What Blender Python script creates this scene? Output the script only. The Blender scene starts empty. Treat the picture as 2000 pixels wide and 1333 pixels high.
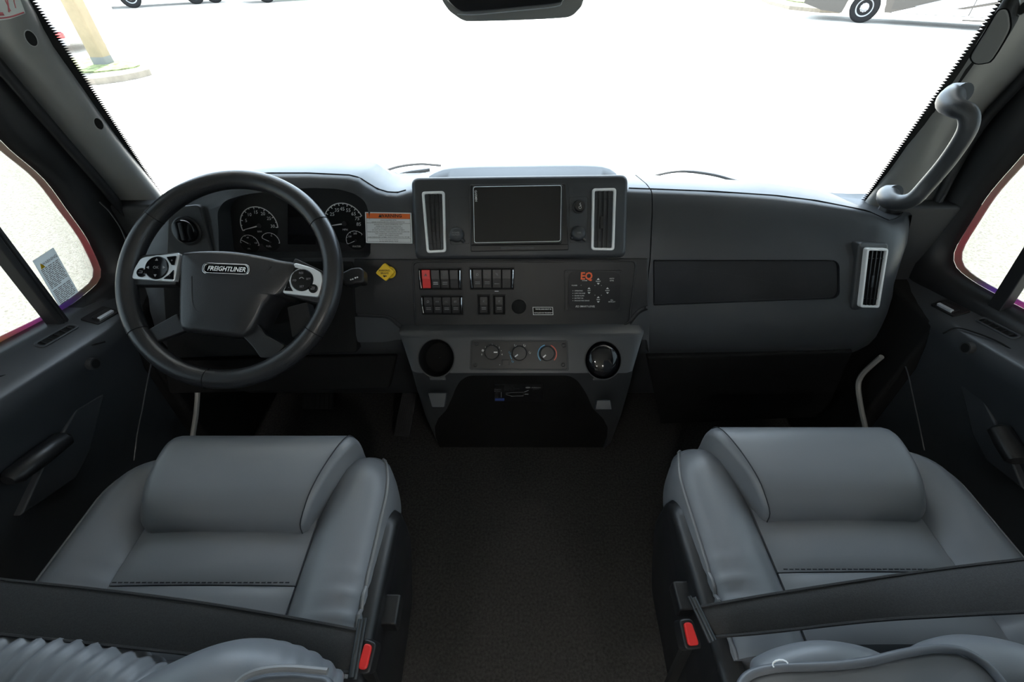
import bpy, bmesh, math, random
from mathutils import Vector as V, Matrix
random.seed(7)
S = bpy.context.scene
C = S.collection
R = math.radians
# ------------------------------------------------------------------ camera
FPX = 889.0; PITCH = R(41.0); CAM = V((0, 0, 1.25))
cd = bpy.data.cameras.new('camera'); cd.sensor_width = 36.0; cd.lens = 36.0 * FPX / 2000.0
cd.clip_start = 0.02; cd.clip_end = 500
co = bpy.data.objects.new('camera', cd); C.objects.link(co)
co.location = CAM; co.rotation_euler = (R(90) - PITCH, 0, 0)
S.camera = co
# ------------------------------------------------------------------ world, sun, exposure
S.view_settings.view_transform = 'Standard'; S.view_settings.look = 'None'
S.view_settings.gamma = 1.0; S.view_settings.use_curve_mapping = False
S.view_settings.exposure = 2.05
wd = bpy.data.worlds.new('sky'); S.world = wd; wd.use_nodes = True
nt = wd.node_tree; bgn = nt.nodes['Background']
sky = nt.nodes.new('ShaderNodeTexSky'); sky.sky_type = 'HOSEK_WILKIE'
sky.sun_direction = V((-0.06, 0.25, 0.96)).normalized(); sky.turbidity = 3.0; sky.ground_albedo = 0.4
mixs = nt.nodes.new('ShaderNodeMixRGB'); mixs.inputs[0].default_value = 0.55
mixs.inputs[2].default_value = (0.74, 0.87, 1.0, 1)
nt.links.new(sky.outputs[0], mixs.inputs[1]); nt.links.new(mixs.outputs[0], bgn.inputs[0])
bgn.inputs[1].default_value = 2.4
sl = bpy.data.lights.new('sun', 'SUN'); sl.energy = 5.0; sl.angle = R(0.6); sl.color = (1, 0.97, 0.92)
so = bpy.data.objects.new('sun', sl); C.objects.link(so)
so.rotation_euler = V((0.06, -0.25, -0.96)).to_track_quat('-Z', 'Y').to_euler()
try:
    S.cycles.max_bounces = 10; S.cycles.diffuse_bounces = 6; S.cycles.transparent_max_bounces = 16
    S.cycles.use_denoising = True
except Exception: pass

# ------------------------------------------------------------------ measuring helpers
XU = V((1, 0, 0)); WF = V((0, math.cos(PITCH), -math.sin(PITCH))); UU = V((0, math.sin(PITCH), math.cos(PITCH)))
def ray(u, v): return XU * ((u - 1000) / FPX) + UU * ((666.5 - v) / FPX) + WF
def hx(u, v, x): r = ray(u, v); return CAM + r * ((x - CAM.x) / r.x)
def hy(u, v, y): r = ray(u, v); return CAM + r * ((y - CAM.y) / r.y)
def hz(u, v, z): r = ray(u, v); return CAM + r * ((z - CAM.z) / r.z)
def hp(u, v, p, n): r = ray(u, v); return CAM + r * ((p - CAM).dot(n) / r.dot(n))
K = 1.10                                   # the dashboard's distance scale
def D(y, z): return V((0, y * K, 1.25 + (z - 1.25) * K))

class Fr:
    """A flat local frame: origin o, right a, up b, outward normal n."""
    def __init__(s, o, a, b):
        s.o = o.copy(); s.a = a.normalized(); s.n = s.a.cross(b).normalized(); s.b = s.n.cross(s.a)
    def w(s, x, y, h=0.0): return s.o + s.a * x + s.b * y + s.n * h
    def px(s, u, v, h=0.0):
        p = hp(u, v, s.o + s.n * h, s.n) - s.o
        return (p.dot(s.a), p.dot(s.b))
    def pp(s, pts, h=0.0): return [s.px(u, v, h) for u, v in pts]
    def off(s, h): return Fr(s.o + s.n * h, s.a, s.b)
    def at(s, x, y, rot=0.0):
        c, t = math.cos(rot), math.sin(rot)
        return Fr(s.w(x, y), s.a * c + s.b * t, s.b * c - s.a * t)
def YZ(lo, hi): return Fr(lo, V((1, 0, 0)), hi - lo)     # plane through two profile points, facing the cab

# ------------------------------------------------------------------ 2D helpers
def inset(p, d):
    n = len(p); out = []
    area = sum(p[i][0] * p[(i + 1) % n][1] - p[(i + 1) % n][0] * p[i][1] for i in range(n))
    sg = 1 if area > 0 else -1
    for i in range(n):
        a, b, c = V(p[i - 1]), V(p[i]), V(p[(i + 1) % n])
        e1 = (b - a).normalized(); e2 = (c - b).normalized()
        n1 = V((-e1.y, e1.x)) * sg; n2 = V((-e2.y, e2.x)) * sg
        m = n1 + n2
        k = m.dot(n1)
        out.append(tuple(b + m * (d / k if abs(k) > 1e-6 else d)))
    return out
def rp(p, r, seg=5):
    n = len(p); out = []
    rr = r if isinstance(r, (list, tuple)) else [r] * n
    for i in range(n):
        a, b, c = V(p[i - 1]), V(p[i]), V(p[(i + 1) % n])
        e1 = a - b; e2 = c - b
        q = min(rr[i], e1.length * .49, e2.length * .49)
        if q < 1e-6: out.append(tuple(b)); continue
        s0 = b + e1.normalized() * q; s1 = b + e2.normalized() * q
        for k in range(seg + 1):
            t = k / seg
            out.append(tuple(s0 * (1 - t) ** 2 + b * (2 * t * (1 - t)) + s1 * t * t))
    return out
def rect(x0, y0, x1, y1): return [(x0, y0), (x1, y0), (x1, y1), (x0, y1)]
def circ(x, y, r, n=24, ry=None): return [(x + r * math.cos(2 * math.pi * k / n), y + (ry or r) * math.sin(2 * math.pi * k / n)) for k in range(n)]
def arcband(x, y, r0, r1, a0, a1, n=20):
    o = [(x + r1 * math.cos(R(a0 + (a1 - a0) * k / n)), y + r1 * math.sin(R(a0 + (a1 - a0) * k / n))) for k in range(n + 1)]
    i = [(x + r0 * math.cos(R(a0 + (a1 - a0) * k / n)), y + r0 * math.sin(R(a0 + (a1 - a0) * k / n))) for k in range(n + 1)]
    return o + i[::-1]
def smooth(pts, n=6, closed=False):
    """Catmull-Rom through points (any dimension)."""
    P = [V(p) for p in pts]; m = len(P); out = []
    rng = range(m if closed else m - 1)
    for i in rng:
        p0 = P[(i - 1) % m] if closed or i > 0 else P[0] * 2 - P[1]
        p1 = P[i]; p2 = P[(i + 1) % m]
        p3 = P[(i + 2) % m] if closed or i + 2 < m else P[-1] * 2 - P[-2]
        for k in range(n):
            t = k / n
            out.append(.5 * ((2 * p1) + (p2 - p0) * t + (2 * p0 - 5 * p1 + 4 * p2 - p3) * t * t + (3 * p1 - p0 - 3 * p2 + p3) * t ** 3))
    if not closed: out.append(P[-1])
    return out
def resample(pts, n):
    P = [V(p) for p in pts]; L = [0]
    for i in range(1, len(P)): L.append(L[-1] + (P[i] - P[i - 1]).length)
    out = []; j = 0
    for k in range(n):
        t = L[-1] * k / (n - 1)
        while j < len(P) - 2 and L[j + 1] < t: j += 1
        f = (t - L[j]) / max(L[j + 1] - L[j], 1e-9)
        out.append(P[j].lerp(P[j + 1], min(max(f, 0), 1)))
    return out

# ------------------------------------------------------------------ mesh builder
_fontcache = {}
class MB:
    def __init__(s): s.v = []; s.f = []
    def add(s, vs, fs):
        o = len(s.v); s.v += [V(p) for p in vs]; s.f += [[i + o for i in f] for f in fs]; return s
    def prism(s, fr, poly, h0, h1, taper=0.0):
        n = len(poly); top = inset(poly, taper) if taper else poly
        area = sum(poly[i][0] * poly[(i + 1) % n][1] - poly[(i + 1) % n][0] * poly[i][1] for i in range(n))
        if area < 0: poly = poly[::-1]; top = top[::-1]
        vs = [fr.w(x, y, h0) for x, y in poly] + [fr.w(x, y, h1) for x, y in top]
        fs = [list(range(n - 1, -1, -1)), list(range(n, 2 * n))] + [[i, (i + 1) % n, n + (i + 1) % n, n + i] for i in range(n)]
        return s.add(vs, fs)
    def flat(s, fr, poly, h):
        n = len(poly)
        area = sum(poly[i][0] * poly[(i + 1) % n][1] - poly[(i + 1) % n][0] * poly[i][1] for i in range(n))
        if area < 0: poly = poly[::-1]
        return s.add([fr.w(x, y, h) for x, y in poly], [list(range(n))])
    def ring(s, fr, outer, inner, h0, h1):
        n = len(outer)
        vs = [fr.w(x, y, h0) for x, y in outer] + [fr.w(x, y, h1) for x, y in outer] + [fr.w(x, y, h1) for x, y in inner] + [fr.w(x, y, h0) for x, y in inner]
        fs = []
        for i in range(n):
            j = (i + 1) % n
            for k in range(4):
                m = (k + 1) % 4
                fs.append([k * n + i, k * n + j, m * n + j, m * n + i])
        return s.add(vs, fs)
    def loft(s, rings, closed=True, caps=True, flip=False):
        n = len(rings[0]); vs = [p for r in rings for p in r]; fs = []
        for i in range(len(rings) - 1):
            for k in range(n if closed else n - 1):
                q = [i * n + k, i * n + (k + 1) % n, (i + 1) * n + (k + 1) % n, (i + 1) * n + k]
                fs.append(q[::-1] if flip else q)
        if caps and closed:
            fs.append(list(range(n))[::-1] if not flip else list(range(n)))
            m = (len(rings) - 1) * n
            fs.append([m + k for k in range(n)] if not flip else [m + k for k in range(n)][::-1])
        return s.add(vs, fs)
    def tube(s, path, r, n=8, closed=False, flat=None):
        P = [V(p) for p in path]; m = len(P); rings = []
        up = None
        for i in range(m):
            if closed: t = (P[(i + 1) % m] - P[i - 1])
            else: t = (P[min(i + 1, m - 1)] - P[max(i - 1, 0)])
            t.normalize()
            if up is None:
                up = V((0, 0, 1)) if abs(t.z) < .9 else V((0, 1, 0))
            a = t.cross(up); a.normalize(); up = a.cross(t); up.normalize()
            rr = r[i] if isinstance(r, (list, tuple)) else r
            fb = flat if flat else 1.0
            rings.append([P[i] + a * (rr * math.cos(2 * math.pi * k / n)) + up * (rr * fb * math.sin(2 * math.pi * k / n)) for k in range(n)])
        if closed: rings.append(rings[0]); return s.loft(rings, True, False)
        return s.loft(rings, True, True)
    def lathe(s, fr, prof, n=28, x=0, y=0):
        rings = [[fr.w(x + r * math.cos(2 * math.pi * k / n), y + r * math.sin(2 * math.pi * k / n), h) for k in range(n)] for r, h in prof]
        return s.loft(rings, True, True)
    def box(s, fr, x0, y0, x1, y1, h0, h1): return s.prism(fr, rect(x0, y0, x1, y1), h0, h1)
    def wbox(s, a, b):
        x0, y0, z0 = a; x1, y1, z1 = b
        return s.prism(Fr(V((0, 0, 0)), V((1, 0, 0)), V((0, 1, 0))), rect(x0, y0, x1, y1), z0, z1)
    def text(s, fr, t, x, y, size, h=.0004, align='CENTER', bold=0.0, shear=0.0, sx=1.0):
        key = (t, align, bold, shear)
        if key not in _fontcache:
            cu = bpy.data.curves.new('t', 'FONT'); cu.body = t; cu.align_x = align; cu.align_y = 'CENTER'
            cu.size = 1.0; cu.offset = bold; cu.shear = shear; cu.resolution_u = 2
            ob = bpy.data.objects.new('t', cu); C.objects.link(ob)
            me = bpy.data.meshes.new_from_object(ob)
            _fontcache[key] = ([v.co.copy() for v in me.vertices], [list(p.vertices) for p in me.polygons if all(abs(me.vertices[i].co.y) < .62 for i in p.vertices)])
            bpy.data.objects.remove(ob); bpy.data.meshes.remove(me); bpy.data.curves.remove(cu)
        vs, fs = _fontcache[key]
        used = sorted({i for f in fs for i in f}); mp_ = {k: n for n, k in enumerate(used)}
        vs = [vs[k] for k in used]; fs = [[mp_[i] for i in f] for f in fs]
        return s.add([fr.w(x + c.x * size * sx, y + c.y * size, h) for c in vs], fs)
    def build(s, name, mat, parent=None, bevel=0.0, seg=2, sub=0, angle=38, normals=True, smoothed=True):
        me = bpy.data.meshes.new(name)
        org = parent.get('_o') if parent else None
        o0 = V(org) if org else V((0, 0, 0))
        me.from_pydata([tuple(p - o0) for p in s.v], [], s.f)
        if normals:
            bm = bmesh.new(); bm.from_mesh(me); bmesh.ops.recalc_face_normals(bm, faces=bm.faces); bm.to_mesh(me); bm.free()
        me.materials.append(M[mat] if isinstance(mat, str) else mat)
        if smoothed:
            me.polygons.foreach_set('use_smooth', [True] * len(me.polygons))
            me.set_sharp_from_angle(angle=R(angle))
        ob = bpy.data.objects.new(name, me); C.objects.link(ob)
        if parent:
            ob.parent = parent; ob['_o'] = tuple(o0)
        else: ob['_o'] = (0.0, 0.0, 0.0)
        if sub:
            m = ob.modifiers.new('subdivision', 'SUBSURF'); m.levels = sub; m.render_levels = sub
        if bevel:
            m = ob.modifiers.new('bevel', 'BEVEL'); m.width = bevel; m.segments = seg; m.limit_method = 'ANGLE'; m.angle_limit = R(32)
            m.harden_normals = smoothed
        return ob
def cut(ob, cutters):
    """Boolean-subtract builder shapes from an object (baked into its mesh)."""
    o0 = V(ob['_o'])
    tmp = []
    for cb in cutters:
        me = bpy.data.meshes.new('c'); me.from_pydata([tuple(p - o0) for p in cb.v], [], cb.f)
        bm = bmesh.new(); bm.from_mesh(me); bmesh.ops.recalc_face_normals(bm, faces=bm.faces); bm.to_mesh(me); bm.free()
        c = bpy.data.objects.new('c', me); C.objects.link(c); c.parent = ob.parent; tmp.append(c)
        m = ob.modifiers.new('b', 'BOOLEAN'); m.operation = 'DIFFERENCE'; m.solver = 'EXACT'; m.object = c
    bpy.context.view_layer.update()
    keep = [m for m in ob.modifiers if m.type == 'BEVEL']
    for m in keep: m.show_viewport = False
    dg = bpy.context.evaluated_depsgraph_get()
    new = bpy.data.meshes.new_from_object(ob.evaluated_get(dg))
    for m in list(ob.modifiers):
        if m.type == 'BOOLEAN': ob.modifiers.remove(m)
    for m in keep: m.show_viewport = True
    ob.data = new
    new.polygons.foreach_set('use_smooth', [True] * len(new.polygons)); new.set_sharp_from_angle(angle=R(32))
    for c in tmp:
        me = c.data; bpy.data.objects.remove(c); bpy.data.meshes.remove(me)
    return ob
def tag(o, label, cat, group=None):
    o['label'] = label; o['category'] = cat
    if group: o['group'] = group
    return o
def thing(name, label, cat, loc, group=None):
    o = bpy.data.objects.new(name, None); C.objects.link(o); o.empty_display_size = .05
    o.location = loc; o['_o'] = tuple(V(loc))
    return tag(o, label, cat, group)
def struct(o): o['kind'] = 'structure'; return o

# ------------------------------------------------------------------ materials
M = {}
def mat(name, col, rough=.5, metal=0.0, spec=.5, bump=None, var=0.0, vscale=6.0, coat=0.0, emit=None, aniso=None):
    m = bpy.data.materials.new(name); m.use_nodes = True; t = m.node_tree
    b = t.nodes['Principled BSDF']
    b.inputs['Base Color'].default_value = (*col, 1); b.inputs['Roughness'].default_value = rough
    b.inputs['Metallic'].default_value = metal; b.inputs['Specular IOR Level'].default_value = spec
    b.inputs['Coat Weight'].default_value = coat
    tc = t.nodes.new('ShaderNodeTexCoord')
    nz = t.nodes.new('ShaderNodeTexNoise'); nz.inputs['Scale'].default_value = vscale; nz.inputs['Detail'].default_value = 4
    t.links.new(tc.outputs['Object'], nz.inputs['Vector'])
    rmp = t.nodes.new('ShaderNodeValToRGB')
    v = var if var else .03
    rmp.color_ramp.elements[0].color = (*[c * (1 - v) for c in col], 1); rmp.color_ramp.elements[1].color = (*[min(1, c * (1 + v)) for c in col], 1)
    rmp.color_ramp.elements[0].position = .3; rmp.color_ramp.elements[1].position = .7
    t.links.new(nz.outputs[0], rmp.inputs[0]); t.links.new(rmp.outputs[0], b.inputs['Base Color'])
    if bump:
        n2 = t.nodes.new('ShaderNodeTexNoise'); n2.inputs['Scale'].default_value = bump[0]; n2.inputs['Detail'].default_value = 2
        mp = t.nodes.new('ShaderNodeMapping')
        if aniso: mp.inputs['Scale'].default_value = aniso
        t.links.new(tc.outputs['Object'], mp.inputs['Vector']); t.links.new(mp.outputs[0], n2.inputs['Vector'])
        bp = t.nodes.new('ShaderNodeBump'); bp.inputs['Strength'].default_value = bump[1]; bp.inputs['Distance'].default_value = bump[2] if len(bump) > 2 else .001
        t.links.new(n2.outputs[0], bp.inputs['Height']); t.links.new(bp.outputs[0], b.inputs['Normal'])
    if emit:
        b.inputs['Emission Color'].default_value = (*emit[0], 1); b.inputs['Emission Strength'].default_value = emit[1]
    M[name] = m
    return m
mat('dash', (.043, .046, .051), .37, spec=.5, bump=(900, .25, .0006), var=.06)
mat('dash_low', (.030, .031, .033), .55, spec=.4, bump=(900, .25, .0006), var=.06)
mat('pillar', (.27, .27, .26), .36, spec=.4, bump=(1100, .15, .0005), var=.04)
mat('fascia', (.017, .017, .018), .38, spec=.45, bump=(500, .15, .0004), var=.08, aniso=(1, 6, 6))
mat('inset', (.017, .017, .019), .30, spec=.5, bump=(60, .25, .0006), var=.22, vscale=9, aniso=(1, 8, 8))
mat('black', (.010, .010, .011), .45, spec=.4)
mat('matte_black', (.008, .008, .008), .8, spec=.2)
mat('gloss_black', (.006, .006, .007), .08, spec=.5)
mat('soft_black', (.011, .011, .012), .38, spec=.5)
mat('rubber', (.012, .012, .013), .6, spec=.35)
mat('leather', (.020, .020, .022), .30, spec=.5, bump=(700, .35, .0006), var=.08)
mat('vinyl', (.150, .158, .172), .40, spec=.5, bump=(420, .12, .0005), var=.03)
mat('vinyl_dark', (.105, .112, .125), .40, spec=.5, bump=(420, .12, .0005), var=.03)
mat('piping', (.165, .168, .175), .35, spec=.5)
mat('thread', (.030, .032, .036), .7, spec=.2)
mat('carpet', (.047, .045, .044), .95, spec=.1, bump=(700, .9, .003), var=.35, vscale=160)
mat('belt', (.022, .022, .023), .6, spec=.35, bump=(900, .5, .0006), var=.30, vscale=500, aniso=(.6, 2, 2))
mat('red', (.62, .022, .020), .4, spec=.5)
mat('chrome', (.75, .76, .78), .14, 1.0)
mat('satin', (.80, .84, .88), .34, .55, bump=(800, .1, .0003))
mat('satin_white', (.90, .91, .92), .38, .1)
mat('yellow', (.78, .50, .015), .4, spec=.5)
mat('ink', (.012, .012, .012), .6)
mat('white_ink', (.72, .72, .72), .6)
mat('grey_ink', (.24, .24, .25), .6)
mat('paper', (.72, .74, .76), .55)
mat('tag_paper', (.62, .66, .64), .6)
mat('orange', (.82, .16, .025), .5)
mat('logo_orange', (.80, .12, .03), .5)
mat('cold_blue', (.13, .36, .58), .5)
mat('warm_red', (.55, .09, .06), .5)
mat('label_blue', (.05, .09, .32), .5)
mat('pink_ink', (.55, .16, .18), .6)
mat('metal_dark', (.06, .065, .07), .35, .7)
mat('cream', (.72, .68, .60), .7, var=.04)
mat('headliner', (.74, .72, .68), .9, bump=(400, .3, .001))
mat('cabinet', (.35, .27, .20), .5, var=.15, vscale=3, bump=(40, .1, .001), aniso=(8, 8, 1))
mat('hood', (.78, .79, .80), .18, spec=.5, coat=.5)
mat('frit', (.008, .008, .008), .7)
mat('seal', (.012, .012, .013), .5)
mat('body_taupe', (.024, .018, .0135), .3, coat=.6)
mat('body_dark', (.013, .011, .009), .3, coat=.5)
mat('body_white', (.80, .80, .80), .25, coat=.5)
mat('body_silver', (.22, .225, .235), .3, coat=.5)
mat('tyre', (.010, .010, .0105), .85, spec=.2)
mat('pole', (.22, .17, .10), .8, var=.08, bump=(30, .2, .004))
mat('kerb', (.17, .15, .12), .9, var=.15, bump=(40, .3, .004))
mat('grass', (.19, .21, .10), .95, spec=.1, var=.5, vscale=9, bump=(30, .9, .03))
mat('tail_red', (.55, .03, .03), .25, coat=.5)
mat('pole_foot', (.14, .14, .13), .8)
mat('fill_glow', (.9, .88, .82), .6, emit=((1, .97, .93), 40.0))  # glow of the added fill lamps
def ground_mat():
    m = bpy.data.materials.new('concrete'); m.use_nodes = True; t = m.node_tree; b = t.nodes['Principled BSDF']
    b.inputs['Roughness'].default_value = .9; b.inputs['Specular IOR Level'].default_value = .2
    tc = t.nodes.new('ShaderNodeTexCoord')
    n1 = t.nodes.new('ShaderNodeTexNoise'); n1.inputs['Scale'].default_value = 38; n1.inputs['Detail'].default_value = 5
    n2 = t.nodes.new('ShaderNodeTexNoise'); n2.inputs['Scale'].default_value = .5; n2.inputs['Detail'].default_value = 3
    vo = t.nodes.new('ShaderNodeTexVoronoi'); vo.inputs['Scale'].default_value = 44
    for n in (n1, n2, vo): t.links.new(tc.outputs['Object'], n.inputs['Vector'])
    r1 = t.nodes.new('ShaderNodeValToRGB')
    r1.color_ramp.elements[0].position = .32; r1.color_ramp.elements[0].color = (.40, .36, .31, 1)
    r1.color_ramp.elements[1].position = .55; r1.color_ramp.elements[1].color = (.60, .56, .50, 1)
    t.links.new(n1.outputs[0], r1.inputs[0])
    r2 = t.nodes.new('ShaderNodeValToRGB')
    r2.color_ramp.elements[0].color = (.45, .40, .36, 1); r2.color_ramp.elements[0].position = .06
    r2.color_ramp.elements[1].color = (1, 1, 1, 1); r2.color_ramp.elements[1].position = .2
    t.links.new(vo.outputs['Distance'], r2.inputs[0])
    mx = t.nodes.new('ShaderNodeMixRGB'); mx.blend_type = 'MULTIPLY'; mx.inputs[0].default_value = .7
    t.links.new(r1.outputs[0], mx.inputs[1]); t.links.new(r2.outputs[0], mx.inputs[2])
    t.links.new(mx.outputs[0], b.inputs['Base Color']); M['concrete'] = m
ground_mat()
def glass_mat(name, tint, refl=.06):
    m = bpy.data.materials.new(name); m.use_nodes = True; t = m.node_tree
    for n in list(t.nodes):
        if n.type != 'OUTPUT_MATERIAL': t.nodes.remove(n)
    out = [n for n in t.nodes if n.type == 'OUTPUT_MATERIAL'][0]
    tr = t.nodes.new('ShaderNodeBsdfTransparent'); tr.inputs[0].default_value = (*tint, 1)
    gl = t.nodes.new('ShaderNodeBsdfGlossy'); gl.inputs['Roughness'].default_value = .02
    lw = t.nodes.new('ShaderNodeFresnel'); lw.inputs[0].default_value = 1.35
    mx = t.nodes.new('ShaderNodeMixShader')
    t.links.new(lw.outputs[0], mx.inputs[0]); t.links.new(tr.outputs[0], mx.inputs[1]); t.links.new(gl.outputs[0], mx.inputs[2])
    t.links.new(mx.outputs[0], out.inputs[0]); M[name] = m
glass_mat('glass', (.93, .96, .95)); glass_mat('tint_glass', (.46, .475, .46))
def film_mat():
    m = bpy.data.materials.new('iridescent_film'); m.use_nodes = True; t = m.node_tree; b = t.nodes['Principled BSDF']
    tc = t.nodes.new('ShaderNodeTexCoord'); sp = t.nodes.new('ShaderNodeSeparateXYZ'); t.links.new(tc.outputs['UV'], sp.inputs[0])
    r = t.nodes.new('ShaderNodeValToRGB'); e = r.color_ramp.elements
    e[0].position = 0; e[0].color = (.60, .54, .46, 1); e[1].position = 1; e[1].color = (.06, .55, .45, 1)
    for p, c in ((.30, (.55, .42, .36)), (.45, (.70, .28, .30)), (.55, (.35, .30, .24)), (.60, (.42, .22, .70)), (.68, (.95, .28, .60)), (.76, (.75, .55, .15)), (.86, (.35, .60, .10))):
        q = e.new(p); q.color = (*c, 1)
    t.links.new(sp.outputs[0], r.inputs[0]); t.links.new(r.outputs[0], b.inputs['Base Color'])
    b.inputs['Roughness'].default_value = .3; b.inputs['Coat Weight'].default_value = .5; M['film'] = m
film_mat()
def thin_mat(name, col, tr=.6):
    m = bpy.data.materials.new(name); m.use_nodes = True; t = m.node_tree; b = t.nodes['Principled BSDF']
    out = [n for n in t.nodes if n.type == 'OUTPUT_MATERIAL'][0]
    tl = t.nodes.new('ShaderNodeBsdfTranslucent'); mx = t.nodes.new('ShaderNodeMixShader'); mx.inputs[0].default_value = tr
    b.inputs['Base Color'].default_value = (*col, 1); b.inputs['Roughness'].default_value = .5; tl.inputs[0].default_value = (*col, 1)
    src = b.inputs['Base Color'].links
    t.links.new(b.outputs[0], mx.inputs[1]); t.links.new(tl.outputs[0], mx.inputs[2]); t.links.new(mx.outputs[0], out.inputs[0]); M[name] = m
    return m
thin_mat('notice_paper', (.80, .84, .88), .75)
def film_thin():
    m = M['film']; t = m.node_tree; b = t.nodes['Principled BSDF']; out = [n for n in t.nodes if n.type == 'OUTPUT_MATERIAL'][0]
    tl = t.nodes.new('ShaderNodeBsdfTranslucent'); mx = t.nodes.new('ShaderNodeMixShader'); mx.inputs[0].default_value = .6
    t.links.new(b.inputs['Base Color'].links[0].from_socket, tl.inputs[0])
    t.links.new(b.outputs[0], mx.inputs[1]); t.links.new(tl.outputs[0], mx.inputs[2]); t.links.new(mx.outputs[0], out.inputs[0])
film_thin()
# ================================================================== SETTING
GZ = -1.10                                              # the ground outside
gm = MB().wbox((-120, -60, GZ - .3), (120, 160, GZ)); struct(gm.build('ground', 'concrete'))
# cab and living-area shell -------------------------------------------------
struct(MB().wbox((-1.25, -5.2, -.12), (1.3, 1.18, 0.0)).build('floor', 'carpet'))
CZ = 1.95
struct(MB().wbox((-1.3, -5.2, CZ), (1.35, -.45, CZ + .1)).build('ceiling', 'cream'))
struct(MB().wbox((-1.3, -5.3, -.12), (1.35, -5.2, CZ + .1)).build('wall_back', 'cream'))
def sidewall(name, x0, x1):
    b = MB(); yw0, yw1, zw0, zw1 = -3.4, -.75, .75, 1.6
    b.wbox((x0, -5.2, -.12), (x1, -.45, zw0)); b.wbox((x0, -5.2, zw1), (x1, -.45, CZ)); b.wbox((x0, -5.2, zw0), (x1, yw0, zw1)); b.wbox((x0, yw1, zw0), (x1, -.45, zw1))
    w = struct(b.build(name, 'cream'))
    MB().wbox(((x0 + x1) / 2 - .003, yw0, zw0), ((x0 + x1) / 2 + .003, yw1, zw1)).build('pane', 'glass', w)
sidewall('wall_left', -1.30, -1.22); sidewall('wall_right', 1.27, 1.35)
# cab-over bunk above the cab (its underside is the cab's headliner) and bulkhead posts
bunk = MB().wbox((-1.25, -.5, 1.52), (1.30, 1.46, 2.05)); struct(bunk.build('ceiling_cab', 'headliner', bevel=.03))
posts = MB().wbox((-1.25, -.50, -.12), (-.98, -.30, 1.53)); struct(posts.build('wall_post_left', 'cream', bevel=.01))
posts = MB().wbox((1.06, -.50, -.12), (1.30, -.30, 1.53)); struct(posts.build('wall_post_right', 'cream', bevel=.01))
fw = MB().wbox((-1.0, 1.16, -.12), (1.1, 1.2, .58)); struct(fw.build('wall_front', 'matte_black'))

# windshield ----------------------------------------------------------------
BL = hy(334, 386, 1.12); TL = hy(79, 0, .95); BR = hy(1670, 406, 1.12); TR = hy(1951, 0, .95)
EXT = 1.45
def wsp(s, t, off=0.0):
    l = BL.lerp(BL + (TL - BL) * EXT, t); r = BR.lerp(BR + (TR - BR) * EXT, t)
    p = l.lerp(r, s); q = 1 - (2 * s - 1) ** 2
    return p + V((0, .16 * q + off, -.02 * q * (1 - t)))
NW = 24
ws = MB().loft([[wsp(i / NW, t / 8) for i in range(NW + 1)] for t in range(9)], closed=False)
wsh = struct(ws.build('window_1', 'glass'))
# header over the windshield
hd = MB().loft([[wsp(i / NW, 1.0, -.012) + V((0, 0, -.02)) for i in range(NW + 1)], [wsp(i / NW, 1.0, -.06) + V((0, 0, .05)) for i in range(NW + 1)], [V((wsp(i / NW, 1).x * 1.05, .72, 1.525)) for i in range(NW + 1)],
               [V((wsp(i / NW, 1).x * 1.05, 1.3, 1.525)) for i in range(NW + 1)], [wsp(i / NW, 1.0, .02) for i in range(NW + 1)]], closed=False)
struct(hd.build('trim_3', 'pillar'))
# black ceramic band with a dotted, saw-tooth edge along each side of the glass
def frit(edge, w, side, n=92):
    """edge(t) -> point on the glass edge; w(t) band width; teeth point inward."""
    b = MB(); vs = []; fs = []
    for i in range(n):
        t0, t1 = i / n, (i + 1) / n
        wa = w((t0 + t1) / 2)
        def pt(t, d): return edge(t, d)
        a0, a1 = pt(t0, 0), pt(t1, 0); c0, c1 = pt(t0, wa), pt(t1, wa); k = pt(t0 * .35 + t1 * .65, wa + .008)
        o = len(vs); vs += [a0, a1, c1, c0, k]; fs += [[o, o + 1, o + 2, o + 3], [o + 3, o + 2, o + 4]]
    b.add(vs, fs); return b
wid = (BR - BL).length
fl = frit(lambda t, d: wsp(d / wid - .016, t, -.006), lambda t: .015 + .008 * t, 1, 150)
fl.build('ceramic_band', 'frit', wsh)
fr_ = frit(lambda t, d: wsp(1.014 - d / wid, t, -.006), lambda t: .020 + .005 * t, -1, 120)
fr_.build('ceramic_band', 'frit', wsh)

# A-pillar trims -------------------------------------------------------------
XL, XR = -.95, 1.04
def pillar(name, e1, e2, xdoor, bul):
    A = resample(smooth([hy(u, v, y) for u, v, y in e1], 6), 22)
    B = resample(smooth([hx(u, v, xdoor) for u, v in e2], 6), 22)
    rings = []
    for a, b in zip(A, B):
        m = a.lerp(b, .5); inn = (CAM + V((0, .1, 0)) - m).normalized()
        row = []
        for k in range(13):
            t = k / 12; row.append(a.lerp(b, t) + inn * (bul * (math.sin(math.pi * t ** .75) ** .8)))
        back = (a - CAM).normalized() * .05
        row = [a + back] + row + [b + V((-.06 if xdoor < 0 else .06, 0, 0))]
        rings.append(row)
    return struct(MB().loft(rings, closed=False).build(name, 'pillar', angle=60))
EL1 = [(-60, -170, .87), (58, 0, .94), (100, 70, .98), (165, 170, 1.01), (240, 280, 1.05), (332, 402, 1.085), (352, 440, 1.09)]
EL2 = [(-190, -105), (-60, 50), (0, 122), (120, 262), (240, 402), (290, 462), (322, 505)]
pl = pillar('trim_1', EL1, EL2, -.925, .045)
ER1 = [(2070, -170, .87), (1955, 0, .95), (1900, 75, .98), (1843, 163, 1.01), (1782, 254, 1.05), (1728, 342, 1.075), (1676, 412, 1.09), (1655, 448, 1.09)]
ER2 = [(2190, -85), (2060, 75), (2000, 145), (1910, 243), (1836, 371), (1800, 450), (1780, 505)]
pr = pillar('trim_2', ER1, ER2, 1.01, .045)
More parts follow.
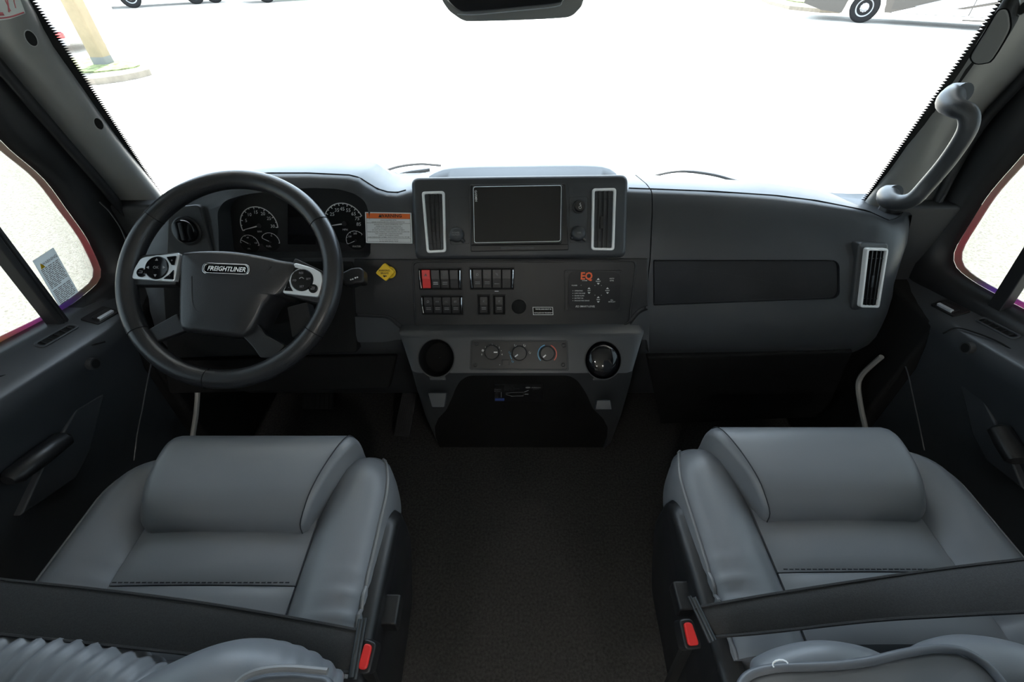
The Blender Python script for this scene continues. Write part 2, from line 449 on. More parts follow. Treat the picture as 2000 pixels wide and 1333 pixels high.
# screw-hole sockets on the left pillar
def onray(u, v, d): return CAM + ray(u, v).normalized() * d
def socket(u, v, du, dv, dist, parent, rr=1.0):
    c = onray(u, v, dist); n = (CAM - c).normalized(); up = (onray(u + du, v + dv, dist) - c).normalized()
    f = Fr(c, up.cross(n), up)
    l = (onray(u + du, v + dv, dist) - c).length
    MB().prism(f, circ(0, 0, l * .62, 20, l), -.02, .0015).build('screw_hole', 'matte_black', parent)
    MB().ring(f, circ(0, 0, l * .72, 20, l * 1.12), circ(0, 0, l * .62, 20, l), -.012, .003).build('screw_hole_rim', 'pillar', parent)

# doors -----------------------------------------------------------------------
E3L = [(-240, -60), (-120, 92), (0, 237), (48, 291), (113, 349), (158, 411), (193, 462), (214, 505), (223, 530), (218, 550), (200, 568), (168, 594), (129, 620), (52, 661), (0, 690), (-160, 775), (-380, 890)]
E3R = [(2260, -40), (2120, 128), (2000, 267), (1954, 321), (1904, 381), (1868, 439), (1844, 481), (1838, 505), (1847, 527), (1882, 554), (1937, 585), (2000, 619), (2160, 706), (2420, 850)]
def door(name, wname, E3, E2, x, s, jamb):
    """x: glass plane; s: +1 when the cab lies at larger x."""
    zf = lambda y: -.19 * (y - .766)
    prof = [(0.0, .655), (.012, .655), (.022, .650), (.070, .632), (.082, .622), (.088, .603), (.085, .585), (.070, .54), (.050, .47), (.042, .30), (.035, .10), (.03, .0), (-.05, 0), (-.05, .655)]
    rings = []
    for y in [-.32, 0, .2, .4, .55, .65, .75, .85, .93, 1.0, 1.07]:
        k = 1 if y < .8 else max(.35, 1 - (y - .8) / .27 * .65)
        rings.append([V((x + s * px * (k if px > 0 else 1), y, pz + (zf(y) if pz > .5 else zf(y) * pz / .655))) for px, pz in prof])
    d = struct(MB().loft(rings).build(name, 'dash', bevel=.004))
    # window surround: from the pillar seam to the glass opening
    A = resample(smooth([hx(u, v, x + s * .0) for u, v in E3], 5), 60)
    cen = V((x, .30, 1.15))
    outer = []
    for p in A:
        q = p - cen; q.x = 0; ln = q.length
        lim = .11 if p.y > .6 and p.z > .70 else .09
        outer.append(p + q * (lim / ln) + V((s * .012, 0, 0)))
    ringsf = []
    for p, o in zip(A, outer):
        m = p.lerp(o, .45)
        ringsf.append([p + V((-s * .03, 0, 0)), p + V((s * .004, 0, 0)), p.lerp(o, .15) + V((s * .016, 0, 0)), m + V((s * .022, 0, 0)), o + V((s * .008, 0, 0)), o + V((-s * .04, 0, 0))])
    MB().loft(ringsf, closed=True, caps=True).build('window_surround', 'seal', d, angle=50)
    # coloured film strip just inside the opening, on the glass
    In = []
    for i, p in enumerate(A):
        q = cen - p; q.x = 0; In.append(p + q.normalized() * .017)
    vs = [p + V((-s * .031, 0, 0)) for p in A] + [p + V((-s * .031, 0, 0)) for p in In]
    vs += [p + V((-s * .034, 0, 0)) for p in A] + [p + V((-s * .034, 0, 0)) for p in In]
    n = len(A); fs = []
    for i in range(n - 1):
        fs.append([i, i + 1, n + i + 1, n + i]); fs.append([2 * n + i, 2 * n + i + 1, 3 * n + i + 1, 3 * n + i]); fs.append([n + i, n + i + 1, 3 * n + i + 1, 3 * n + i])
    fo = MB().add(vs, fs).build('tinted_edge_film', 'film', d, normals=False)
    uv = fo.data.uv_layers.new(name='UVMap')
    for lp in fo.data.loops: uv.data[lp.index].uv = ((lp.vertex_index % n) / (n - 1), .5)
    g = struct(MB().wbox((x - s * .038 - .002, -.32, .50), (x - s * .038 + .002, 1.1, 1.56)).build(wname, 'tint_glass'))
    return d
dl = door('door_1', 'window_2', E3L, EL2, XL, 1, -.925)
dr = door('door_2', 'window_3', E3R, ER2, XR, -1, 1.01)
# roof rail over the side windows
for nm, x in (('trim_4', -1.0), ('trim_5', 1.09)):
    struct(MB().wbox((x - .06, -.32, 1.40), (x + .06, .80, 1.54)).build(nm, 'pillar', bevel=.03))
# division bar between the quarter glass and the main side window
def bar(d, u0, v0, u1, v1, x, w):
    a, b = hx(u0, v0, x), hx(u1, v1, x); b = a + (b - a) * 1.9
    f = Fr(a, V((0, 1, 0)), V((0, 0, 1)))
    m = MB(); m.loft([[p + V((dx, dy, 0)) for dx, dy in ((-.012, -w), (.012, -w * .8), (.016, -w * .2), (.010, 0), (.016, w * .2), (.012, w * .8), (-.012, w))] for p in (a + V((0, 0, -.02)), b)])
    m.build('division_bar', 'seal', d, bevel=.002)
bar(dl, 119, 637, 0, 480, XL + .004, .0150); bar(dr, 1956, 600, 2000, 528, XR - .004, .0150)
# details on the door ledges
def door_ledge(d, x, s, swp, vent, hole, pocket, pull):
    def zl(y, px): 
        z = .650 + (.632 - .650) * ((px - .022) / .048); return z - .19 * (y - .766)
    def lfr(u, v):
        """frame lying on the sloping ledge top at a pixel"""
        px = .045; p = hx(u, v, x + s * px)
        return p
    slope = V((0, 1, -.19)).normalized()
    across = V((s * .048, 0, -.018)).normalized()          # towards the cab
    def fr(u, v, px):
        y = hx(u, v, x + s * px).y
        o = V((x + s * px, y, zl(y, px)))
        return Fr(o, -slope, -across) if s < 0 else Fr(o, slope, -across)
    # window switch in a shallow cup
    f = fr(swp[0], swp[1], .046)
    MB().prism(f, rp(rect(-.032, -.018, .032, .018), .004), -.004, .0022).build('switch_plate', 'soft_black', d, bevel=.0008)
    MB().prism(f, rp(rect(-.022, -.013, .022, .004), .004), 0, .0062).build('window_switch', 'soft_black', d, bevel=.002)
    MB().prism(f, rp(rect(-.020, -.014, .020, -.007), .002), .0, .0078).build('switch_lip', 'satin', d, bevel=.001)
    # side-window defogger outlet
    f = fr(vent[0], vent[1], .036)
    o = rp(rect(-.044, -.0105, .044, .0105), .010); i = rp(rect(-.039, -.0065, .039, .0065), .006)
    MB().ring(f, o, i, -.006, .0032).build('outlet_rim', 'dash', d, bevel=.0012)
    MB().prism(f, i, -.006, .0004).build('outlet_opening', 'matte_black', d)
    for k in range(5):
        a = -.03 + .015 * k
        MB().box(f, a - .001, -.0062, a + .001, .0062, 0, .0024).build('fin', 'black', d)
    return fr
frl = door_ledge(dl, XL, 1, (200, 621), (114, 659), None, None, None)
frr = door_ledge(dr, XR, -1, (1862, 594), (1960, 628), None, None, None)
def door_face(d, x, s, hole, seam, pull, patch):
    # round blanking plug on the face under the ledge
    p = hx(hole[0], hole[1], x + s * .0885); f = Fr(p, V((0, -s, 0)), V((0, 0, 1)))
    MB().ring(f, circ(0, 0, .0125, 20), circ(0, 0, .0095, 20), -.01, .0018).build('plug_rim', 'dash_low', d)
    MB().prism(f, circ(0, 0, .0095, 20), -.01, .0008).build('plug', 'matte_black', d)
    # seam of the armrest cap
    pts = smooth([hx(u, v, x + s * px) for u, v, px in seam], 6)
    MB().tube(pts, .0016, 6).build('armrest_seam', 'matte_black', d)
    # pull pocket bar
    a, b = hx(pull[0], pull[1], x + s * .075), hx(pull[2], pull[3], x + s * .075)
    ax = (b - a)
    m = MB(); m.tube([a, a + ax * .08, a + ax * .5, a + ax * .92, b], [.012, .02, .022, .02, .010], 12, flat=.8)
    m.build('pull_bar', 'soft_black', d)
    # raised patch standing for the lit grey area behind it
    q = [hx(u, v, x + s * .062) for u, v in patch]
    m = MB(); m.loft([[p for p in q], [p + V((-s * .06, 0, 0)) for p in q]]); m.build('lit_patch', 'dash', d, bevel=.004)
door_face(dl, XL, 1, (178, 711), [(0, 736, .05), (60, 722, .062), (97, 709, .068), (130, 688, .074), (175, 676, .082), (205, 668, .090)], (15, 940, 132, 852), [(205, 770), (178, 880), (150, 935), (40, 1010), (90, 900), (150, 800)])
door_face(dr, XR, -1, (1894, 680), [(2000, 700, .05), (1985, 690, .06), (1950, 668, .068), (1905, 650, .076), (1868, 641, .082), (1842, 652, .090)], (1990, 905, 1948, 832), [(1872, 745), (1898, 850), (1925, 900), (2000, 960), (1960, 860), (1915, 770)])
# light door-edge welts and panel seams in the footwells
def welt(d, pts, x, r, m='dash', name='door_welt'):
    MB().tube(smooth([hx(u, v, x) for u, v in pts], 6), r, 8).build(name, m, d)
welt(dl, [(384, 748), (386, 770), (383, 810), (377, 850), (372, 900), (366, 960)], -.84, .0065, 'pillar'); welt(dl, [(300, 690), (288, 745), (278, 800), (268, 850), (262, 900)], -.875, .0016, 'dash', 'panel_seam')
welt(dr, [(1722, 697), (1700, 716), (1682, 735), (1676, 756), (1682, 800), (1692, 846), (1700, 900)], .93, .0065, 'pillar'); welt(dr, [(1752, 690), (1770, 720), (1782, 770), (1795, 830), (1805, 880)], .965, .0016, 'dash', 'panel_seam')
struct(MB().wbox((-1.0, .99, .2), (-.80, 1.03, .80)).build('wall_dash_end_left', 'dash_low', bevel=.01))
struct(MB().wbox((.87, .99, .2), (1.09, 1.03, .80)).build('wall_dash_end_right', 'dash_low', bevel=.01))
# inner kick panels closing the sides of the footwells below the dash
struct(MB().wbox((-.98, .80, 0), (-.868, 1.17, .60)).build('wall_kick_left', 'matte_black', bevel=.01))
struct(MB().wbox((.958, .80, 0), (1.07, 1.17, .60)).build('wall_kick_right', 'matte_black', bevel=.01))
# ================================================================== DASHBOARD
LIP = [(285, 438, .86), (340, 400, .865), (395, 372, .87), (450, 350, .872), (520, 343, .872), (600, 343, .872), (680, 347, .872), (700, 352, .873), (715, 362, .875), (735, 374, .878), (755, 380, .88), (775, 381, .88), (803, 373, .88), (830, 371, .88), (1015, 371, .88), (1200, 371, .88), (1240, 373, .88), (1270, 374, .88), (1400, 379, .88), (1520, 387, .88), (1600, 397, .875), (1700, 417, .86), (1745, 438, .845)]
LP = [hy(u, v, y * K) for u, v, y in LIP]
def lip(x):
    if x <= LP[0].x: return LP[0].y, LP[0].z
    for a, b in zip(LP, LP[1:]):
        if a.x <= x <= b.x:
            t = (x - a.x) / (b.x - a.x); t = t * t * (3 - 2 * t) if abs(b.z - a.z) > .02 else t
            return a.y + (b.y - a.y) * t, a.z + (b.z - a.z) * t
    return LP[-1].y, LP[-1].z
def dprof(x, lo=True):
    yl, zl = lip(x)
    e = max(0, abs(x - .01) - .81); yo = min(.16, 7.0 * e * e)
    c = lambda y, z: (y * K, 1.25 + (z - 1.25) * K)
    zt = .775
    top = [(1.30 - .16 * min(1, (x / .85) ** 2), .765), (1.12, zl - .022), (yl + .05, zl - .003), (yl + .012, zl + .0005), (yl, zl), (yl - .008, zl - .003), (yl - .024, zl - .018), (yl - .036, zl - .034)]
    if abs(x + .55) < .32 and zl > .86: pass
    low = [c(.80, .775), c(.785, .73), c(.77, .689), c(.756, .668), c(.742, .63), c(.738, .60), c(.742, .575), c(.765, .54), c(.83, .43), c(.87, .30), c(.90, .27)]
    back = [(1.10, .17), (1.155, .20), (1.155, .55)]
    return [V((x, y + (yo if 3 <= i < 19 else 0), z)) for i, (y, z) in enumerate(top + low + back)]
xs0 = sorted(set([round(p.x, 4) for p in LP if p.x < .285] + [-.84, -.80, -.76, -.72, -.66, -.58, -.5, -.42, -.34, -.1, .0, .1, .2]))
XSEAM = hp(1271, 500, D(.80, .775), V((0, 1, 0))).x
dash = thing('dashboard', 'dark grey moulded truck dashboard spanning the cab under the windshield', 'dashboard', (0, .95, .5))
body = MB().loft([dprof(x) for x in xs0 if x < XSEAM - .004] + [dprof(XSEAM - .0012)]).build('dash_body', 'dash', dash)
xs1 = [XSEAM + .0012, .36, .42, .5, .58, .66, .72, .76, .80, .84, .88, .92]
gbody = MB().loft([dprof(x) for x in xs1]).build('passenger_dash_panel', 'dash', dash)
for xa, xb in ((-.80, -.235), (.258, .90)):
    pts = []
    for k in range(70):
        x = xa + (xb - xa) * k / 69; yl, zl = lip(x); e = max(0, abs(x - .01) - .81); pts.append(V((x, yl + .012 + min(.16, 7 * e * e), zl + .0008)))
    MB().tube(pts, .0014, 6).build('lip_seam', 'matte_black', dash)
CL = YZ(D(.80, .775), D(.835, .895))
HS = YZ(D(.795, .785), D(.875, .911)); SW = YZ(D(.738, .640), D(.792, .770)); IN = YZ(D(.77, .689), D(.80, .775)); HV = YZ(D(.66, .597), D(.70, .642))
ST = YZ(D(.80, .775), D(.85, .848))
# instrument recess
clo = [(418, 415), (432, 394), (470, 382), (530, 374), (600, 369), (655, 371), (690, 381), (709, 398), (717, 425), (722, 455), (723, 503), (428, 506)]
cpl = CL.pp(clo)
cut(body, [MB().prism(CL, rp(cpl, .012, 4), -.075, .12)])
# passenger inset strip
ins = IN.pp([(1276, 508), (1640, 508), (1641, 584), (1276, 597)])
cut(gbody, [MB().prism(IN, rp(ins, [.003, .022, .022, .003], 6), -.010, .06)])
MB().prism(IN, rp(inset(ins, .0015), [.003, .022, .022, .003], 6), -.014, -.0045, .002).build('inset_strip', 'inset', dash, bevel=.0025)
# lower knee covers
yk = V((0, .835, .50))
MB().prism(YZ(V((0, .895, .235)), V((0, .812, .515))), YZ(V((0, .895, .235)), V((0, .812, .515))).pp([(1262, 696), (1665, 684), (1610, 812), (1290, 826)]), -.02, .006).build('knee_cover', 'matte_black', dash, bevel=.006)
# centre display housing
hso = HS.pp([(804, 348), (1226, 342), (1222, 501), (812, 505)])
hb = MB(); o = rp(hso, .016, 6)
hb.loft([[HS.w(x, y, -.13) + V((0, 0, .0)) for x, y in rp(inset(hso, -.004), .016, 6)], [HS.w(x, y, -.012) for x, y in rp(inset(hso, -.003), .016, 6)], [HS.w(x, y, -.003) for x, y in o], [HS.w(x, y, 0) for x, y in rp(inset(hso, .006), .013, 6)]])
hous = hb.build('display_housing', 'dash', dash, angle=50)
# speaker dome behind the housing
def dome():
    t0 = [hy(u, v, y) for u, v, y in ((838, 345, 1.04), (880, 330, 1.06), (1015, 326, 1.08), (1168, 326, 1.06), (1204, 340, 1.04))]
    t1 = [hy(u, v, y) for u, v, y in ((845, 340, 1.16), (884, 323, 1.17), (1015, 319, 1.19), (1166, 319, 1.17), (1200, 335, 1.16))]
    A = resample(smooth(t0, 6), 25); B = resample(smooth(t1, 6), 25)
    rings = []
    for a, b in zip(A, B):
        rings.append([V((a.x, .98, a.z - .05)), V((a.x, 1.0, a.z - .012)), a, b, V((b.x, b.y + .02, b.z - .01)), V((b.x, b.y + .03, b.z - .12)), V((b.x, .98, b.z - .12))])
    return MB().loft(rings)
dome().build('speaker_dome', 'dash', dash, angle=50)
gfr = Fr(hy(1010, 334, 1.10), V((1, 0, 0)), V((0, 1, -.05)))
# lower-centre fascia with its dropped middle
fo = SW.pp([(690, 507), (1266, 505), (1266, 598), (1246, 605), (1222, 636), (1196, 648), (1160, 652), (852, 655), (812, 652), (790, 641), (762, 618), (690, 612)])
MB().prism(SW, rp(fo, [.004, .003, .003, .012, .016, .016, .01, .01, .016, .016, .012, .004], 4), -.02, .001).build('centre_fascia', 'fascia', dash, bevel=.0025, smoothed=False)
fi = SW.pp([(808, 513), (1240, 511), (1228, 627), (1213, 637), (829, 641), (813, 632)])
MB().ring(SW, rp(inset(fi, -.004), [.014, .014, .006, .012, .012, .006], 5), rp(fi, [.012, .012, .006, .012, .012, .006], 5), -.004, .0042).build('fascia_rim', 'fascia', dash, bevel=.0016)
# lower rounded apron under the fascia
ap = SW.pp([(688, 618), (758, 621), (786, 645), (812, 657), (1198, 657), (1226, 640), (1250, 610), (1267, 604), (1267, 690), (1262, 663), (776, 663), (752, 668), (700, 668)])
MB().prism(SW, rp(ap, [.004, .012, .014, .014, .014, .014, .012, .004, .004, .004, .004, .01, .004], 4), -.03, .0045).build('apron', 'dash', dash, bevel=.004, seg=3)
MB().prism(SW, rp(SW.pp([(318, 512), (690, 512), (700, 688), (330, 700)]), .01), -.03, .0055).build('driver_knee_panel', 'matte_black', dash, bevel=.004)
MB().prism(SW, rp(SW.pp([(318, 706), (775, 694), (760, 760), (330, 770)], -.04), .01), -.06, -.04).build('driver_knee_panel', 'matte_black', dash, bevel=.004)
# ------------------------------------------------------------------ air vents
def vent(fr, quad, label, mt='satin_white', nsl=3, depth=-.022):
    c = V(fr.w(*[sum(q[i] for q in quad) / 4 for i in (0, 1)]))
    t = thing('air_vent', label, 'air vent', c, 'rectangular dash air vents')
    outer = rp(quad, .007, 5); inn = rp(inset(quad, .0055), .0035, 5)
    MB().ring(fr, outer, inn, -.006, .0055).build('frame', mt, t, bevel=.0018, seg=3)
    MB().prism(fr, inn, -.004, -.0005).build('opening', 'matte_black', t)
    iq = inset(quad, .0055)
    for k in range(nsl):
        f = (k + 1) / (nsl + 1); w = .0011
        b0 = V(iq[0]).lerp(V(iq[1]), f); b1 = V(iq[3]).lerp(V(iq[2]), f)
        q = [(b0.x - w, b0.y), (b0.x + w, b0.y), (b1.x + w, b1.y), (b1.x - w, b1.y)]
        MB().prism(fr, q, -.001, .0035).build('slat', 'soft_black', t)
    b0 = V(iq[0]).lerp(V(iq[1]), .42); b1 = V(iq[3]).lerp(V(iq[2]), .42)
    p0 = b0.lerp(b1, .34); p1 = b0.lerp(b1, .56)
    MB().prism(fr, rp([(p0.x - .003, p0.y), (p0.x + .003, p0.y), (p1.x + .003, p1.y), (p1.x - .003, p1.y)], .001), 0, .0062).build('adjuster', 'soft_black', t, bevel=.0008)
    for f in (.12, .86):
        a = V(iq[0]).lerp(V(iq[3]), f); b = V(iq[1]).lerp(V(iq[2]), f)
        MB().prism(fr, [(a.x, a.y - .0006), (b.x, b.y - .0006), (b.x, b.y + .0006), (a.x, a.y + .0006)], -.0005, .0012).build('cross_slat', 'soft_black', t)
    return t
vent(HS, HS.pp([(834, 495), (872, 493), (869, 374), (824, 375)]), 'tall silver-framed air vent left of the centre screen')
vent(HS, HS.pp([(1154, 489), (1199, 490), (1203, 368), (1156, 369)]), 'tall silver-framed air vent right of the centre screen')
VR = Fr(hy(1705, 545, D(.775, .7).y + .0045), V((1, .18, 0)), V((0, .36, 1)))
MB().prism(VR, rp(inset(VR.pp([(1675, 602), (1717, 604), (1735, 483), (1690, 482)]), -.008), .010), -.09, -.0062).build('vent_pod', 'dash', dash, bevel=.012, seg=4)
vent(VR, VR.pp([(1677, 600), (1714, 601), (1732, 485), (1690, 484)]), 'slanted silver-framed air vent at the passenger end of the dash')

# ------------------------------------------------------------------ centre screen
t = thing('centre_screen', 'landscape black touch screen mounted between the centre air vents', 'screen', HS.w(*HS.px(1010, 425)))
mo = HS.pp([(918, 361), (1105, 359), (1110, 489), (920, 492)])
MB().prism(HS, rp(mo, .004), -.006, .0035).build('mount_frame', 'soft_black', t, bevel=.002)
sh_ = HS.pp([(922, 363), (1101, 360), (1098, 476), (925, 479)], .016)
MB().prism(HS, rp(sh_, .006), .0, .012).build('screen_body', 'soft_black', t, bevel=.002)
sq = HS.pp([(924, 365), (1097, 362), (1095, 472), (926, 475)], .0135)
MB().prism(HS, rp(sq, .005), .011, .0138).build('screen_edge', 'satin', t, bevel=.0006)
MB().prism(HS, rp(inset(sq, .0011), .0045), .0125, .0143).build('glass_face', 'gloss_black', t)
f90 = HS.off(.0).at(*HS.px(929.5, 383, .0145), rot=R(-88))
MB().text(f90, 'GARMIN', 0, 0, .0062, h=.0148, bold=.01).build('lettering', 'white_ink', t)
lo_ = HS.pp([(920, 479), (1110, 477), (1110, 489), (920, 492)])
MB().prism(HS, lo_, .0, .006).build('lower_bezel', 'soft_black', t, bevel=.002)
MB().prism(HS, rp(HS.pp([(978, 483), (1044, 482.5), (1044, 486), (978, 486.5)], .0065), .001), .005, .0072).build('lower_slot', 'dash', t, bevel=.0005)
# flat blanking panel lines beside the screen
for q in ([(876, 388), (915, 387), (917, 476), (880, 478)], [(1112, 386), (1148, 385), (1147, 474), (1113, 474)]):
    pq = HS.pp(q)
    MB().ring(HS, rp(inset(pq, -.0008), .005), rp(pq, .005), -.001, .0006).build('panel_outline', 'dash_low', dash)
# ------------------------------------------------------------------ power sockets and knobs
def socket_cap(u, v, r, label, lines, tab=True, small=False):
    c = HS.px(u, v); t = thing('socket_cap', label, 'socket cap', HS.w(*c), 'round rubber socket caps beside the screen')
    MB().lathe(HS, [(r * 1.06, -.001), (r * 1.06, .004), (r, .008), (r * .9, .0125), (r * .55, .0148), (.0004, .0152)], 28, *c).build('cap', 'dash', t, angle=50)
    if tab:
        for ang, l in ((-42, 1.5), (-145, 1.25)):
            d = V((math.cos(R(ang)), math.sin(R(ang))))
            pts = [HS.w(c[0] + d.x * r * .6, c[1] + d.y * r * .6, .004), HS.w(c[0] + d.x * r * l, c[1] + d.y * r * l, .005)]
            MB().tube(pts, [r * .36, r * .24], 10).build('tether_tab', 'dash', t)
    m = MB()
    for i, s in enumerate(lines): m.text(HS, s, c[0], c[1] + .0028 * (len(lines) - 1) / 2 * 1.6 - i * .0045 + .001, .0046, h=.0156, bold=.01)
    m.build('lettering', 'grey_ink', t)
    return t
socket_cap(892, 459, .0155, 'power outlet cap left of the centre screen', ['POWER', 'OUTLET'])
socket_cap(1129, 457, .0150, 'USB port cap below the round knob right of the screen', ['USB'])
c = HS.px(1131, 404); t = thing('lighter_knob', 'round black lighter knob above the USB cap', 'knob', HS.w(*c))
MB().lathe(HS, [(.0145, -.001), (.0145, .003), (.012, .004), (.0118, .013), (.0105, .015), (.0004, .0155)], 28, *c).build('knob', 'soft_black', t, angle=40)
m = MB(); m.tube(smooth([HS.w(c[0] + x, c[1] + y, .0158) for x, y in ((.001, .006), (-.001, .003), (.002, .001), (0, -.001))], 4), .0006, 5)
m.ring(HS, circ(c[0], c[1] - .0035, .003, 16), circ(c[0], c[1] - .0035, .0023, 16), .0154, .0160); m.build('cigarette_symbol', 'white_ink', t)

# ------------------------------------------------------------------ rocker switches
def rocker(fr, t, x0, y0, x1, y1, up=True, m='soft_black', marks=True, hw=None):
    ym = (y0 + y1) / 2; g = .0006
    a, b = (.0062, .0028) if up else (.0028, .0062)
    mm = MB()
    for (ya, yb, h0, h1) in ((ym, y1, a, a * .75), (y0, ym, b * .8, b)):
        vs = [fr.w(x0 + g, ya, 0), fr.w(x1 - g, ya, 0), fr.w(x1 - g, yb, 0), fr.w(x0 + g, yb, 0),
              fr.w(x0 + g, ya, h0 if ya == ym else h0), fr.w(x1 - g, ya, h0), fr.w(x1 - g, yb, h1), fr.w(x0 + g, yb, h1)]
        mm.add(vs, [[3, 2, 1, 0], [4, 5, 6, 7], [0, 1, 5, 4], [1, 2, 6, 5], [2, 3, 7, 6], [3, 0, 4, 7]])
    r = mm.build('rocker', m, t, bevel=.0009)
    return r
ICON = [0]
def icon(fr, x, y, s, h, k):
    m = MB(); q = lambda pts: m.tube([fr.w(x + a * s, y + b * s, h) for a, b in pts], s * .07, 5)
    k = k % 7
    if k == 0: q([(-.5, -.4), (0, .5), (.5, -.4), (-.5, -.4)]); q([(-.2, -.2), (0, .2), (.2, -.2), (-.2, -.2)])
    elif k == 1: m.ring(fr, circ(x, y, s * .42, 14), circ(x, y, s * .30, 14), h - .0002, h + .0003); q([(-.4, -.45), (-.15, -.2)])
    elif k == 2: q([(-.5, .3), (-.5, -.3)]); q([(.5, .3), (.5, -.3)]); m.ring(fr, circ(x, y, s * .3, 14), circ(x, y, s * .2, 14), h - .0002, h + .0003)
    elif k == 3: q([(-.5, .3), (.4, .3), (-.1, -.4)]); q([(-.2, .4), (.5, -.4)])
    elif k == 4:
        for b in (.3, 0, -.3): q([(-.45, b), (.45, b)])
        q([(-.45, -.3), (-.45, .3)])
    elif k == 5: q([(-.5, -.3), (0, -.3), (0, .1), (.4, .4)]); q([(-.4, .1), (-.1, .3)])
    else: q([(-.4, -.3), (.4, -.3)]); q([(-.4, .1), (.1, .1), (.4, .35)]); q([(0, -.3), (0, .3)])
    return m
def bank(quad, kinds, label, group='rocker switch banks', red=False, chrome=True, state=None):
    qa = SW.pp(quad); x0 = (qa[0][0] + qa[3][0]) / 2; x1 = (qa[1][0] + qa[2][0]) / 2; y0 = (qa[0][1] + qa[1][1]) / 2; y1 = (qa[2][1] + qa[3][1]) / 2
    n = len(kinds)
    t = thing('switch_bank', label, 'switch bank' if n > 1 else 'switch', SW.w((x0 + x1) / 2, (y0 + y1) / 2), group)
    b = rect(x0 - .0035, y0 - .003, x1 + .0035, y1 + .003)
    MB().ring(SW, rp(inset(b, -.002), .003, 3), rp(b, .002, 3), -.001, .0045).build('bezel', 'soft_black', t, bevel=.0008)
    MB().prism(SW, b, -.001, .0013).build('backing', 'matte_black', t)
    xa, xb = x0, x1
    if chrome:
        for s, xx in ((1, x0), (-1, x1)):
            pts = [SW.w(xx + s * .0002, y0 + .001, .003), SW.w(xx - s * .0012, (y0 + y1) / 2, .0055), SW.w(xx - s * .0016, y1 - .001, .003)]
            MB().tube(smooth(pts, 5), .0013, 8).build('end_strip', 'chrome', t)
        xa, xb = x0 + .0022, x1 - .0022
    w = (xb - xa) / n
    for i, k in enumerate(kinds):
        a0, a1 = xa + w * i + .0006, xa + w * (i + 1) - .0006
        col = 'red' if (red and i == 0) else 'soft_black'
        r = rocker(SW, t, a0, y0, a1, y1, True, col)
        xm = (a0 + a1) / 2; hh = y1 - y0
        if k[0] is not None:
            icon(SW, xm, y0 + hh * .74, .0062, .0066, k[0]).build('symbol', 'grey_ink', r)
        if k[1]:
            mm = MB()
            for j in range(k[1]): mm.box(SW, xm - w * .26, y0 + hh * (.22 + .10 * j), xm + w * .26, y0 + hh * (.22 + .10 * j) + .0011, .0026, .0036)
            mm.build('caption', 'grey_ink' if k[2:] == () else 'white_ink', r)
    return t
bank([(823, 563), (899, 563), (897, 527), (821, 527)], [(0, 0), (None, 2, 1), (4, 2), (None, 0)], 'upper left switch bank with a red hazard rocker', red=True)
bank([(922, 563), (1001, 562), (1000, 526), (921, 526)], [(1, 2), (5, 2), (3, 1), (None, 0)], 'upper right bank of four black rocker switches')
bank([(828, 612), (902, 611), (900, 580), (825, 580)], [(1, 2), (2, 2), (3, 2), (4, 2)], 'lower left bank of four rockers below the hazard switch')
bank([(937, 611), (954, 611), (953, 579), (936, 579)], [(6, 2)], 'single rocker switch, left of the lower pair', 'single rocker switches', chrome=False)
bank([(967, 611), (984, 611), (983, 579), (966, 579)], [(6, 2)], 'single rocker switch beside the round blank cap', 'single rocker switches', chrome=False)
m = MB(); cc = SW.px(970, 568, .002)
m.box(SW, cc[0] - .006, cc[1] + .0008, cc[0] + .006, cc[1] + .0022, .001, .0018); m.box(SW, cc[0] - .0045, cc[1] - .0022, cc[0] + .0045, cc[1] - .0008, .001, .0018)
# (caption strip above the single rocker)
tag(m.build('switch_caption', 'white_ink'), 'tiny white caption above the right single rocker', 'caption')
c = SW.px(1013.5, 599); t = thing('blank_cap', 'round black blank cap between the rockers and the small white label', 'cap', SW.w(*c))
MB().lathe(SW, [(.0165, -.001), (.0165, .003), (.0158, .0045), (.0150, .0052), (.0004, .0056)], 32, *c).build('cap_disc', 'matte_black', t, angle=40)
MB().ring(SW, circ(c[0], c[1], .0182, 32), circ(c[0], c[1], .0166, 32), -.001, .002).build('cap_rim', 'fascia', t)
# small framed label
q = SW.pp([(1041, 616), (1081, 616), (1080, 600), (1040, 600)], .0025); t = thing('travel_bar_label', 'small black label with a white frame beside the round blank cap', 'label', SW.w(*q[0]))
MB().prism(SW, q, -.001, .0018).build('plate', 'gloss_black', t)
MB().ring(SW, inset(q, .0004), inset(q, .0014), .0015, .0022).build('frame_line', 'white_ink', t)
m = MB(); xm = (q[0][0] + q[1][0]) / 2; yy = (q[0][1] + q[2][1]) / 2
m.text(SW, 'TRAVEL BARS MUST BE', xm, yy + .0043, .0036, h=.0022, bold=.012); m.text(SW, 'INSTALLED FOR TRANSPORT', xm, yy - .0043, .0032, h=.0022, bold=.012); m.build('lettering', 'white_ink', t)
# ------------------------------------------------------------------ levelling control panel
q = SW.pp([(1103, 609), (1216, 610), (1217, 528), (1102, 527)]); t = thing('levelling_panel', 'black levelling control panel with an orange logo, right of the switches', 'control panel', SW.w(*q[0]))
MB().prism(SW, rp(q, .005), -.002, .0032, .0008).build('base_plate', 'soft_black', t, smoothed=False)
q2 = SW.pp([(1109, 606), (1211, 607), (1212, 531), (1110, 530)], .0035)
oct_ = rp(q2, .019, 4)
MB().prism(SW, oct_, .002, .0046).build('membrane', 'black', t, smoothed=False)
H = .0052
def sp(u, v): return SW.px(u, v, .005)
m = MB(); p = sp(1145.5, 540); m.text(SW, 'EQ', *p, .0222, h=H, bold=.035, sx=.92); m.build('logo', 'logo_orange', t)
m = MB()
def st_(s, u, v, size, al='CENTER', bold=.01, shear=0): p = sp(u, v); m.text(SW, s, p[0], p[1], size, h=H, align=al, bold=bold, shear=shear)
